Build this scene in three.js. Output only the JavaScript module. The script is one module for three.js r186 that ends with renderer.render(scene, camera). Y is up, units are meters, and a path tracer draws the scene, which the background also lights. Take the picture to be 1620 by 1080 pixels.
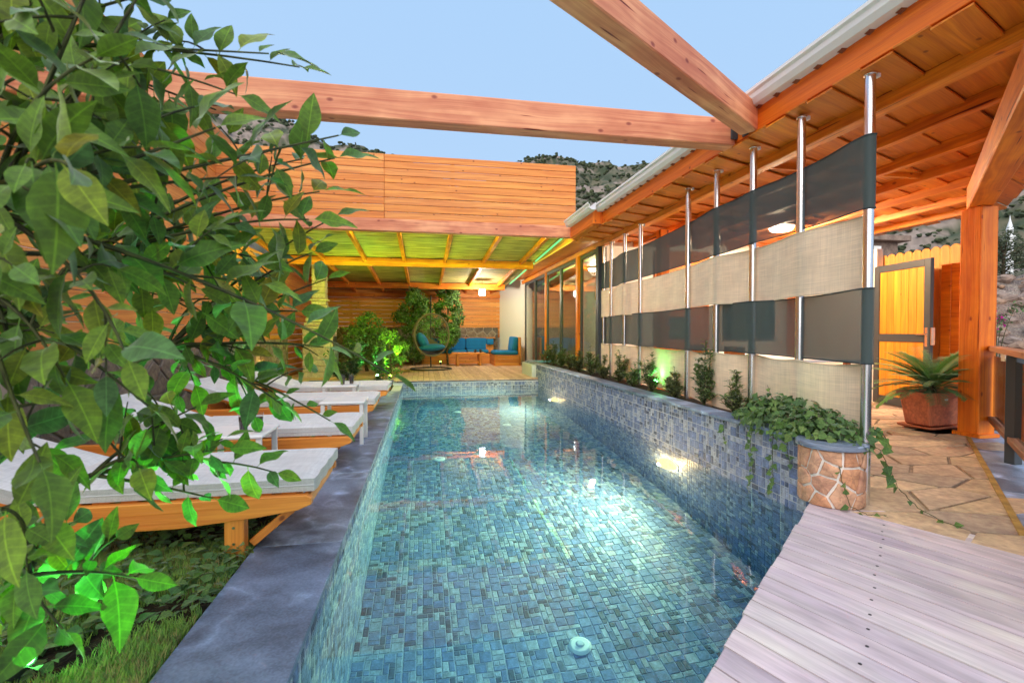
import * as THREE from 'three';
import { RectAreaLightUniformsLib } from 'three/addons/lights/RectAreaLightUniformsLib.js';

// ---------- camera, sky, sun, exposure ----------
const scene = new THREE.Scene();
const camera = new THREE.PerspectiveCamera(70.08, 1620 / 1080, 0.05, 3000);
camera.position.set(0, 1.1, 0);
camera.lookAt(Math.sin(0.18) * 10, 1.1 - 0.1948, -Math.cos(0.18) * 10);
camera.focus = 4.5; camera.userData.fStop = 4.5;
const renderer = new THREE.WebGLRenderer();
renderer.toneMapping = THREE.LinearToneMapping;
renderer.toneMappingExposure = 2.3;
renderer.shadowMap.enabled = true;
RectAreaLightUniformsLib.init();

function makeSky() {                       // clear evening sky just after sunset, a little paler towards the horizon and towards the west (behind the camera)
  const W = 256, H = 128, d = new Float32Array(W * H * 4);
  for (let j = 0; j < H; j++) for (let i = 0; i < W; i++) {
    const el = ((j + 0.5) / H - 0.5) * Math.PI, az = ((i + 0.5) / W - 0.5) * 2 * Math.PI;   // az: atan2(z, x)
    const up = Math.max(0, Math.sin(el)), low = Math.exp(-up * 3.2);
    const x = Math.cos(az), z = Math.sin(az), west = 0.5 + 0.5 * (-0.6 * x + 0.8 * z);
    const c = [0.176, 0.28, 0.425], h = [0.31, 0.36, 0.41], glow = 0.2 * west * west * low;
    for (let k = 0; k < 3; k++) d[(j * W + i) * 4 + k] = c[k] * (1 - low * 0.55) + h[k] * low * 0.55 + glow * [1, 0.72, 0.5][k];
    d[(j * W + i) * 4 + 3] = 1;
  }
  const t = new THREE.DataTexture(d, W, H, THREE.RGBAFormat, THREE.FloatType);
  t.mapping = THREE.EquirectangularReflectionMapping; t.magFilter = THREE.LinearFilter; t.needsUpdate = true;
  return t;
}
scene.background = makeSky(); scene.environment = scene.background;
const sun = new THREE.DirectionalLight(new THREE.Color().setRGB(1, 0.9, 0.76), 1.5);
sun.position.set(-6, 13, 9); sun.target.position.set(0, 0, -4); sun.castShadow = true; sun.shadow.radius = 150;
Object.assign(sun.shadow.camera, { left: -16, right: 16, top: 16, bottom: -16, near: 0.5, far: 60 });
sun.shadow.mapSize.set(2048, 2048);
scene.add(sun, sun.target);

// ---------- helpers ----------
let seed = 1;
const reseed = (s) => { seed = s >>> 0; };
function R() { seed = (seed + 0x6D2B79F5) >>> 0; let t = seed; t = Math.imul(t ^ (t >>> 15), t | 1); t ^= t + Math.imul(t ^ (t >>> 7), t | 61); return ((t ^ (t >>> 14)) >>> 0) / 4294967296; }
const rr = (a, b) => a + (b - a) * R();
const pick = (a) => a[Math.floor(R() * a.length)];
const lerp = (a, b, t) => a + (b - a) * t, clamp = (x, a = 0, b = 1) => Math.min(b, Math.max(a, x)), sst = (a, b, x) => { const t = clamp((x - a) / (b - a)); return t * t * (3 - 2 * t); };
const hash = (x, y, s) => { let h = Math.imul(x, 374761393) + Math.imul(y, 668265263) + Math.imul(s, 2246822519); h = Math.imul(h ^ (h >>> 13), 1274126177); return ((h ^ (h >>> 16)) >>> 0) / 4294967296; };
function vn(x, y, s = 0, px = 1e6, py = 1e6) {     // periodic value noise
  const xi = Math.floor(x), yi = Math.floor(y), fx = x - xi, fy = y - yi, m = (a, p) => ((a % p) + p) % p;
  const u = fx * fx * (3 - 2 * fx), v = fy * fy * (3 - 2 * fy), x0 = m(xi, px), x1 = m(xi + 1, px), y0 = m(yi, py), y1 = m(yi + 1, py);
  return lerp(lerp(hash(x0, y0, s), hash(x1, y0, s), u), lerp(hash(x0, y1, s), hash(x1, y1, s), u), v);
}
function fbm(x, y, s, px, py, o = 4) { let a = 0.5, t = 0, n = 0; for (let k = 0; k < o; k++) { t += a * vn(x, y, s + k, px, py); n += a; a *= 0.5; x *= 2; y *= 2; px *= 2; py *= 2; } return t / n; }
function tex(w, h, fn, srgb = true) {               // fn(u, v) in 0..1 gives a number or [r, g, b] in 0..1 as stored
  const d = new Uint8Array(w * h * 4);
  for (let j = 0; j < h; j++) for (let i = 0; i < w; i++) {
    let c = fn((i + 0.5) / w, (j + 0.5) / h); if (typeof c === 'number') c = [c, c, c];
    for (let k = 0; k < 3; k++) d[(j * w + i) * 4 + k] = clamp(c[k]) * 255; d[(j * w + i) * 4 + 3] = 255;
  }
  const t = new THREE.DataTexture(d, w, h); t.wrapS = t.wrapT = THREE.RepeatWrapping; t.magFilter = THREE.LinearFilter; t.minFilter = THREE.LinearFilter;
  if (srgb) t.colorSpace = THREE.SRGBColorSpace; t.needsUpdate = true; return t;
}
function rep(t, a, b) { const c = t.clone(); c.repeat.set(a, b); c.needsUpdate = true; return c; }
const RGB = (c) => new THREE.Color().setRGB(c[0], c[1], c[2]);
const mat = (c, o = {}) => new THREE.MeshStandardMaterial({ color: RGB(c), roughness: 0.7, ...o });
const phys = (c, o = {}) => new THREE.MeshPhysicalMaterial({ color: RGB(c), roughness: 0.7, ...o });
const used = {};
function numbered(n) { const k = used[n] = (used[n] ?? -1) + 1; return k ? n + '_' + String(k).padStart(3, '0') : n; }
scene._o = [0, 0, 0];
function tag(o, label, category, group, kind) { if (label) o.userData.label = label; if (category) o.userData.category = category; if (group) o.userData.group = group; if (kind) o.userData.kind = kind; return o; }
function thing(name, label, category, p = [0, 0, 0], group) { // p = [x, y, forward]; children are given in world places
  const g = new THREE.Group(); g.name = numbered(name); g.position.set(p[0], p[1], -p[2]); g._o = p; scene.add(g); return tag(g, label, category, group);
}
function local(name, label, category, group) { const g = thing(name, label, category, [0, 0, 0], group); return g; }
function place(g, x, y, f, turn = 0) { g.position.set(x, y, -f); g.rotation.y = turn; return g; }
function struct(name, label) { const g = new THREE.Group(); g.name = numbered(name); g._o = [0, 0, 0]; scene.add(g); return tag(g, label, null, null, 'structure'); }
function put(parent, name, geo, m, p) {                      // geometry made in world places unless p is given
  const o = new THREE.Mesh(geo, m); o.name = parent === scene ? numbered(name) : name; o.castShadow = o.receiveShadow = true;
  const b = parent._o ?? [0, 0, 0]; const q = p ?? [0, 0, 0]; o.position.set(q[0] - b[0], q[1] - b[1], -(q[2] - b[2])); o._o = [q[0], q[1], q[2]]; if (!p) o._o = [0, 0, 0];
  parent.add(o); return o;
}
class Geo {
  constructor() { this.p = []; this.n = []; this.t = []; this.c = []; this.i = []; }
  v(x, y, z, nx, ny, nz, u, w, c) { this.p.push(x, y, z); this.n.push(nx, ny, nz); this.t.push(u, w); if (c) this.c.push(c[0], c[1], c[2]); return this.p.length / 3 - 1; }
  poly(pts, uvs, c, out) {                                    // flat polygon as a fan; out = a direction it should face
    const a = pts[0], b = pts[1], d = pts[2]; let n = [(b[1] - a[1]) * (d[2] - a[2]) - (b[2] - a[2]) * (d[1] - a[1]), (b[2] - a[2]) * (d[0] - a[0]) - (b[0] - a[0]) * (d[2] - a[2]), (b[0] - a[0]) * (d[1] - a[1]) - (b[1] - a[1]) * (d[0] - a[0])];
    const l = Math.hypot(...n) || 1; n = n.map((x) => x / l);
    const flip = out && n[0] * out[0] + n[1] * out[1] + n[2] * out[2] < 0; if (flip) n = n.map((x) => -x);
    const k = pts.map((q, j) => this.v(q[0], q[1], q[2], n[0], n[1], n[2], uvs[j][0], uvs[j][1], c));
    for (let j = 1; j + 1 < k.length; j++) flip ? this.i.push(k[0], k[j + 1], k[j]) : this.i.push(k[0], k[j], k[j + 1]);
  }
  build(smooth) {
    const g = new THREE.BufferGeometry();
    g.setAttribute('position', new THREE.Float32BufferAttribute(this.p, 3)); g.setAttribute('normal', new THREE.Float32BufferAttribute(this.n, 3)); g.setAttribute('uv', new THREE.Float32BufferAttribute(this.t, 2));
    if (this.c.length) g.setAttribute('color', new THREE.Float32BufferAttribute(this.c, 3));
    g.setIndex(this.i); if (smooth) g.computeVertexNormals(); return g;
  }
  addGeo(b, m, col) {                                        // a transformed copy of a BufferGeometry
    const P = b.attributes.position.array, N = b.attributes.normal.array, T = b.attributes.uv.array, I = b.index.array, e = m.elements, o = this.p.length / 3;
    for (let k = 0; k < P.length; k += 3) {
      const x = P[k], y = P[k + 1], z = P[k + 2], a = N[k], bb = N[k + 1], c = N[k + 2];
      this.p.push(e[0] * x + e[4] * y + e[8] * z + e[12], e[1] * x + e[5] * y + e[9] * z + e[13], e[2] * x + e[6] * y + e[10] * z + e[14]);
      const nx = e[0] * a + e[4] * bb + e[8] * c, ny = e[1] * a + e[5] * bb + e[9] * c, nz = e[2] * a + e[6] * bb + e[10] * c, l = Math.hypot(nx, ny, nz) || 1;
      this.n.push(nx / l, ny / l, nz / l); if (col) this.c.push(...col);
    }
    for (const t of T) this.t.push(t); for (const i of I) this.i.push(i + o);
  }
}
function cbox(w, h, d, c = 0.004, grain) {                    // chamfered box round the origin, uv in metres with v along the grain (its longest side)
  c = Math.min(c, w / 3, h / 3, d / 3);
  const g = new Geo(), D = [w / 2, h / 2, d / 2], long = grain ?? (w >= h && w >= d ? 0 : h >= d ? 1 : 2), o1 = R() * 3, o2 = R() * 7;
  const P = (s, ax) => s.map((q, k) => q * (D[k] - (k === ax ? 0 : c)));
  const face = (pts) => {
    const m = [0, 1, 2].map((k) => pts.reduce((a, q) => a + q[k], 0)), a = pts[0], b = pts[1], e = pts[2];
    const n = [(b[1] - a[1]) * (e[2] - a[2]) - (b[2] - a[2]) * (e[1] - a[1]), (b[2] - a[2]) * (e[0] - a[0]) - (b[0] - a[0]) * (e[2] - a[2]), (b[0] - a[0]) * (e[1] - a[1]) - (b[1] - a[1]) * (e[0] - a[0])].map(Math.abs);
    const ax = n.indexOf(Math.max(...n)), va = ax === long ? (long + 1) % 3 : long, ua = 3 - ax - va;
    g.poly(pts, pts.map((q) => [q[ua] + o1, q[va] + o2]), null, m);
  };
  for (const s of [-1, 1]) {
    face([[s, -1, -1], [s, 1, -1], [s, 1, 1], [s, -1, 1]].map((q) => P(q, 0))); face([[-1, s, -1], [1, s, -1], [1, s, 1], [-1, s, 1]].map((q) => P(q, 1))); face([[-1, -1, s], [1, -1, s], [1, 1, s], [-1, 1, s]].map((q) => P(q, 2)));
    for (const t of [-1, 1]) {
      face([P([s, t, -1], 0), P([s, t, 1], 0), P([s, t, 1], 1), P([s, t, -1], 1)]); face([P([s, -1, t], 0), P([s, 1, t], 0), P([s, 1, t], 2), P([s, -1, t], 2)]); face([P([-1, s, t], 1), P([1, s, t], 1), P([1, s, t], 2), P([-1, s, t], 2)]);
      for (const r of [-1, 1]) face([P([s, t, r], 0), P([s, t, r], 1), P([s, t, r], 2)]);
    }
  }
  return g.build();
}
// a chamfered box between world limits: x, y (up) and f (forward)
function bx(parent, name, m, x0, x1, y0, y1, f0, f1, c, grain) { return put(parent, name, cbox(x1 - x0, y1 - y0, f1 - f0, c, grain), m, [(x0 + x1) / 2, (y0 + y1) / 2, (f0 + f1) / 2]); }
// a bar with a rectangular section between two points [x, y, f], h upright, w across
function bar(parent, name, m, a, b, w, h, c) {
  const A = new THREE.Vector3(a[0], a[1], -a[2]), B = new THREE.Vector3(b[0], b[1], -b[2]), L = A.distanceTo(B);
  const o = put(parent, name, cbox(w, h, L, c, 2), m, [(a[0] + b[0]) / 2, (a[1] + b[1]) / 2, (a[2] + b[2]) / 2]);
  const z = B.clone().sub(A).normalize(), up = Math.abs(z.y) > 0.95 ? new THREE.Vector3(1, 0, 0) : new THREE.Vector3(0, 1, 0), x = new THREE.Vector3().crossVectors(up, z).normalize(), y = new THREE.Vector3().crossVectors(z, x);
  o.quaternion.setFromRotationMatrix(new THREE.Matrix4().makeBasis(x, y, z)); return o;
}
// a flat slab over a polygon of [x, f] points between heights y0 and y1; grain = angle of the grain from forward, towards +x
function prism(parent, name, m, pts, y0, y1, grain = 0, off) {
  return put(parent, name, prismGeo(pts, y0, y1, grain, off), m);
}
function prismGeo(pts, y0, y1, grain = 0, off = [R() * 3, R() * 7], ch = 0.003) {
  const g = new Geo(), cg = Math.cos(grain), sg = Math.sin(grain), uv = (x, f) => [x * cg - f * sg + off[0], x * sg + f * cg + off[1]];
  const cx = pts.reduce((a, q) => a + q[0], 0) / pts.length, cf = pts.reduce((a, q) => a + q[1], 0) / pts.length;
  const ins = pts.map(([x, f]) => { const l = Math.hypot(x - cx, f - cf) || 1; return [x - (x - cx) / l * ch * 1.3, f - (f - cf) / l * ch * 1.3]; });
  g.poly(ins.map(([x, f]) => [x, y1, -f]), ins.map((q) => uv(...q)), null, [0, 1, 0]); g.poly(pts.map(([x, f]) => [x, y0, -f]), pts.map((q) => uv(...q)), null, [0, -1, 0]);
  for (let k = 0; k < pts.length; k++) {
    const a = pts[k], b = pts[(k + 1) % pts.length], ai = ins[k], bi = ins[(k + 1) % pts.length], out = [(a[0] + b[0]) / 2 - cx, 0, -((a[1] + b[1]) / 2 - cf)];
    const ua = uv(...a), ub = uv(...b), dy = y1 - y0;
    g.poly([[a[0], y0, -a[1]], [b[0], y0, -b[1]], [b[0], y1 - ch, -b[1]], [a[0], y1 - ch, -a[1]]], [ua, ub, [ub[0] + dy, ub[1]], [ua[0] + dy, ua[1]]], null, out);
    g.poly([[a[0], y1 - ch, -a[1]], [b[0], y1 - ch, -b[1]], [bi[0], y1, -bi[1]], [ai[0], y1, -ai[1]]], [ua, ub, ub, ua], null, [out[0], 0.5, out[2]]);
  }
  return g.build();
}
function clip(poly, nx, ny, d) {                              // keep nx*x + ny*y <= d
  const out = [];
  for (let k = 0; k < poly.length; k++) {
    const a = poly[k], b = poly[(k + 1) % poly.length], da = nx * a[0] + ny * a[1] - d, db = nx * b[0] + ny * b[1] - d;
    if (da <= 0) out.push(a); if (da * db < 0) { const t = da / (da - db); out.push([lerp(a[0], b[0], t), lerp(a[1], b[1], t)]); }
  }
  return out;
}
function voronoi(outline, sites, gap) {                       // cells of the sites inside a convex outline, shrunk by the joint
  return sites.map((s) => {
    let p = outline.slice();
    for (const q of sites) if (q !== s) { const dx = q[0] - s[0], dy = q[1] - s[1], l = Math.hypot(dx, dy); if (l < 1.6 && p.length > 2) p = clip(p, dx / l, dy / l, ((q[0] + s[0]) / 2) * dx / l + ((q[1] + s[1]) / 2) * dy / l - gap / 2); }
    return p;
  }).filter((p) => p.length > 2);
}
function tube(pts, r0, r1, sides = 6, g = new Geo()) {         // tapered tube along points [x, y, f]
  const P = pts.map((q) => new THREE.Vector3(q[0], q[1], -q[2])), o = g.p.length / 3; let len = 0;
  for (let k = 0; k < P.length; k++) {
    const d = P[Math.min(k + 1, P.length - 1)].clone().sub(P[Math.max(0, k - 1)]).normalize(), a = new THREE.Vector3(0.3, 0.8, 0.5).cross(d).normalize(), b = d.clone().cross(a), t = k / (P.length - 1), r = typeof r0 === 'function' ? r0(t) : lerp(r0, r1, t);
    if (k) len += P[k].distanceTo(P[k - 1]);
    for (let s = 0; s <= sides; s++) { const w = s / sides * 2 * Math.PI, n = a.clone().multiplyScalar(Math.cos(w)).addScaledVector(b, Math.sin(w)); g.v(P[k].x + n.x * r, P[k].y + n.y * r, P[k].z + n.z * r, n.x, n.y, n.z, s / sides * 0.3, len); }
  }
  const w = sides + 1;
  for (let k = 0; k + 1 < P.length; k++) for (let s = 0; s < sides; s++) { const a = o + k * w + s; g.i.push(a, a + 1, a + w, a + 1, a + w + 1, a + w); }
  return g;
}
function bez(a, b, c, n = 8) { const out = []; for (let k = 0; k <= n; k++) { const t = k / n; out.push([0, 1, 2].map((i) => (1 - t) * (1 - t) * a[i] + 2 * t * (1 - t) * b[i] + t * t * c[i])); } return out; }
function cyl(parent, name, m, x, f, y0, y1, r, r2 = r, seg = 20) {
  const pts = [[0.0001, 0], [r * 0.94, 0], [r, Math.min(0.004, (y1 - y0) / 4)], [r2, y1 - y0 - Math.min(0.004, (y1 - y0) / 4)], [r2 * 0.94, y1 - y0], [0.0001, y1 - y0]].map((q) => new THREE.Vector2(...q));
  return put(parent, name, new THREE.LatheGeometry(pts, seg), m, [x, y0, f]);
}
function leafGeo(L, W, o = {}) {                               // leaf along +y from its stalk, face towards +z
  const { seg = 6, fold = 0.3, curl = 0.25, tip = 1.6, base = 0.75, wave = 0, stalk = 0.12 } = o, g = new Geo();
  for (let k = 0; k <= seg; k++) {
    const t = k / seg, w = Math.max(0.02, Math.pow(Math.sin(Math.PI * Math.pow(clamp(t, 0.0, 1), base)), 0.9) * (1 - 0.25 * Math.pow(t, tip))) * W / 2;
    const y = L * (stalk + t * (1 - 0.12 * curl)), z = -curl * L * t * t * 0.8;
    for (const s of [-1, 0, 1]) g.v(s * w, y, z + Math.abs(s) * w * fold + (s ? Math.sin(t * 9 + s) * wave * w : 0), 0, 0, 1, 0.5 + s * 0.5 * w / (W / 2), t);
  }
  for (let k = 0; k < seg; k++) for (let s = 0; s < 2; s++) { const a = k * 3 + s; g.i.push(a, a + 1, a + 3, a + 1, a + 4, a + 3); }
  const y0 = L * stalk; const q = [g.v(-0.0012, 0, 0, 0, 0, 1, 0.5, 0), g.v(0.0012, 0, 0, 0, 0, 1, 0.5, 0), g.v(0.0012, y0, 0, 0, 0, 1, 0.5, 0), g.v(-0.0012, y0, 0, 0, 0, 1, 0.5, 0)]; g.i.push(q[0], q[1], q[2], q[0], q[2], q[3]);
  return g.build(true);
}
const M4 = THREE.Matrix4, V3 = THREE.Vector3;
function leafMatrix(pos, dir, up, s = 1, roll = 0) {           // leaf's +y along dir, its face towards up
  const y = dir.clone().normalize(), x = new V3().crossVectors(y, up).normalize(); if (x.lengthSq() < 0.01) x.set(1, 0, 0); const z = new V3().crossVectors(x, y).normalize();
  if (roll) { x.applyAxisAngle(y, roll); z.applyAxisAngle(y, roll); }
  return new M4().makeBasis(x, y, z).scale(new V3(s, s, s)).setPosition(pos);
}

// ---------- textures ----------
const T = {};
T.wood = tex(512, 1024, (u, v) => {            // 0.6 m across, 2.4 m along the grain
  const bend = fbm(u * 4, v * 3, 3, 4, 3, 3), g1 = vn((u * 24 + bend * 5), v * 3, 5, 24, 3), g2 = vn(u * 110 + bend * 10, v * 6, 6, 110, 6), fine = vn(u * 220, v * 24, 7, 220, 24);
  let k = 0; for (let a = 0; a < 6; a++) { const cu = hash(a, 1, 9), cv = hash(a, 2, 9); let du = Math.abs(u - cu); du = Math.min(du, 1 - du); let dv = Math.abs(v - cv); dv = Math.min(dv, 1 - dv); const q = Math.hypot(du * 0.6, dv * 2.4 * 0.7); k = Math.max(k, sst(0.016, 0.005, q)); }
  const t = 0.8 + 0.1 * g1 + 0.06 * g2 + 0.04 * fine + 0.1 * (fbm(u * 3, v * 2, 20, 3, 2) - 0.5);
  const dark = 1 - 0.42 * k; return [Math.min(1, t * 1.02) * lerp(1, dark, 0.75), t * t * 1.06 * dark, t * t * 1.02 * dark];
});
T.woodBump = tex(256, 512, (u, v) => 0.6 * vn(u * 70 + fbm(u * 4, v * 3, 3, 4, 3, 3) * 8, v * 4, 6, 70, 4) + 0.4 * vn(u * 120, v * 20, 7, 120, 20), false);
T.soft = tex(512, 1024, (u, v) => {            // weathered deck boards
  const b = fbm(u * 4, v * 3, 31, 4, 3, 3), g = vn(u * 60 + b * 10, v * 3, 33, 60, 3), f = vn(u * 200, v * 30, 34, 200, 30), p = fbm(u * 3, v * 5, 35, 3, 5), s = fbm(u * 14, v * 14, 36, 14, 14);
  const t = 0.84 + 0.08 * g + 0.06 * f + 0.16 * (p - 0.5) + 0.14 * (s - 0.5) - 0.07 * sst(0.6, 0.75, fbm(u * 5, v * 4, 38, 5, 4)); return [t * 1.0, t * (0.96 + 0.08 * (p - 0.5)), t * (0.96 - 0.06 * (p - 0.5))];
});
T.marble = tex(1024, 1024, (u, v) => {         // blue-grey stone with pale streaks
  const w = fbm(u * 3, v * 3, 41, 3, 3, 4), a = fbm(u * 5 + w * 1.2, v * 6 + w * 1.2, 43, 5, 6, 5), c = fbm(u * 3 + w, v * 3 + w, 47, 3, 3, 5);
  const vein = Math.pow(1 - Math.abs(2 * c - 1), 12), pale = sst(0.6, 0.85, fbm(u * 6, v * 7 + w, 51, 6, 7, 4)), f = vn(u * 200, v * 200, 52, 200, 200);
  const t = 0.57 + 0.55 * (a - 0.5) + 0.16 * vein + 0.3 * pale + 0.1 * (f - 0.5); return [t * 0.97, t, t * 1.06];
});
T.stone = tex(512, 512, (u, v) => { const a = fbm(u * 5, v * 5, 61, 5, 5, 5), b = fbm(u * 24, v * 24, 65, 24, 24, 3), t = 0.72 + 0.36 * (a - 0.5) + 0.2 * (b - 0.5); return [t * 1.02, t * (0.97 + 0.06 * (b - 0.5)), t * 0.96]; });
T.stoneL = tex(512, 512, (u, v) => { const a = fbm(u * 5, v * 5, 61, 5, 5, 5), b = fbm(u * 24, v * 24, 65, 24, 24, 3), t = 0.86 + 0.24 * (a - 0.5) + 0.22 * (b - 0.5); return [t * 1.02, t * (0.97 + 0.06 * (b - 0.5)), t * 0.96]; });
T.grain = tex(512, 512, (u, v) => 0.5 * fbm(u * 16, v * 16, 71, 16, 16, 4) + 0.5 * vn(u * 128, v * 128, 75, 128, 128), false);
T.glaze = tex(256, 256, (u, v) => { const a = fbm(u * 6, v * 6, 81, 6, 6, 4), b = fbm(u * 22, v * 22, 85, 22, 22, 2), t = 0.76 + 0.4 * (a - 0.5) + 0.28 * (b - 0.5); return [t * 0.98, t, t * 1.02]; });
T.reed = tex(512, 512, (u, v) => { const s = vn(u * 3 + vn(u * 8, v * 20, 90, 8, 20) * 0.4, v * 64, 91, 3, 64), g = vn(u * 7, v * 128, 92, 7, 128), t = 0.45 + 0.45 * s + 0.2 * (g - 0.5); return [t, t * 0.97, t * 0.82]; });
T.weave = tex(128, 128, (u, v) => 0.5 + 0.25 * Math.sin(u * 2 * Math.PI * 32) + 0.25 * Math.sin(v * 2 * Math.PI * 32), false);
T.cloth = tex(256, 256, (u, v) => { const a = vn(u * 4, v * 120, 95, 4, 120), b = vn(u * 120, v * 4, 96, 120, 4), t = 0.86 + 0.08 * a + 0.06 * b + 0.1 * (fbm(u * 4, v * 4, 97, 4, 4) - 0.5); return t; });
T.leaf = tex(128, 256, (u, v) => {             // midrib and side veins
  const x = Math.abs(u - 0.5) * 2, mid = sst(0.06, 0.02, x), side = sst(0.75, 1, Math.sin((v * 9 - x * 1.1) * 2 * Math.PI) * 0.5 + 0.5) * (1 - mid), p = fbm(u * 3, v * 6, 101, 3, 6, 4), f = vn(u * 40, v * 80, 105, 40, 80);
  const t = 0.68 + 0.42 * (p - 0.5) + 0.06 * (f - 0.5) + 0.22 * mid + 0.07 * side; const yel = sst(0.58, 0.78, fbm(u * 2, v * 3, 111, 2, 3)); return [t * lerp(0.92, 1.2, yel), t, t * lerp(0.95, 0.75, yel)];
});
T.ripple = tex(512, 512, (u, v) => fbm(u * 7, v * 7, 121, 7, 7, 3), false);
T.soil = tex(512, 512, (u, v) => { const a = fbm(u * 8, v * 8, 131, 8, 8, 5), b = vn(u * 90, v * 90, 135, 90, 90), t = 0.45 + 0.5 * (a - 0.5) + 0.3 * (b - 0.5); return [t, t * 0.9, t * 0.72]; });
T.bark = tex(128, 512, (u, v) => { const w = fbm(u * 4, v * 8, 141, 4, 8), t = 0.5 + 0.5 * (vn(u * 12 + w * 3, v * 20, 145, 12, 20) - 0.5) + 0.3 * (w - 0.5); return [t, t * 0.95, t * 0.85]; });
const W1 = rep(T.wood, 1 / 0.6, 1 / 2.4), WB = rep(T.woodBump, 1 / 0.6, 1 / 2.4);

T.old = tex(512, 1024, (u, v) => {            // heavy timber: the same grain with drying cracks and dull stains
  const bend = fbm(u * 4, v * 3, 3, 4, 3, 3), g1 = vn((u * 20 + bend * 5), v * 3, 15, 20, 3), g2 = vn(u * 100 + bend * 10, v * 6, 16, 100, 6), st = fbm(u * 4, v * 9, 17, 4, 9, 4), cr = sst(0.9, 0.97, vn(u * 38 + bend * 3, v * 5, 18, 38, 5)) * sst(0.45, 0.6, vn(u * 9, v * 4, 19, 9, 4));
  let k = 0; for (let a = 0; a < 7; a++) { const cu = hash(a, 1, 29), cv = hash(a, 2, 29); let du = Math.abs(u - cu); du = Math.min(du, 1 - du); let dv = Math.abs(v - cv); dv = Math.min(dv, 1 - dv); k = Math.max(k, sst(0.02, 0.004, Math.hypot(du * 0.6, dv * 2.4 * 0.6))); }
  const t = (0.8 + 0.12 * g1 + 0.07 * g2 + 0.2 * (st - 0.5)) * (1 - 0.55 * cr); return [Math.min(1, t * 1.02) * (1 - 0.3 * k), t * t * 1.06 * (1 - 0.45 * k), t * t * 1.05 * (1 - 0.4 * k)];
});
const W2 = rep(T.old, 1 / 0.6, 1 / 2.4);
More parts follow.
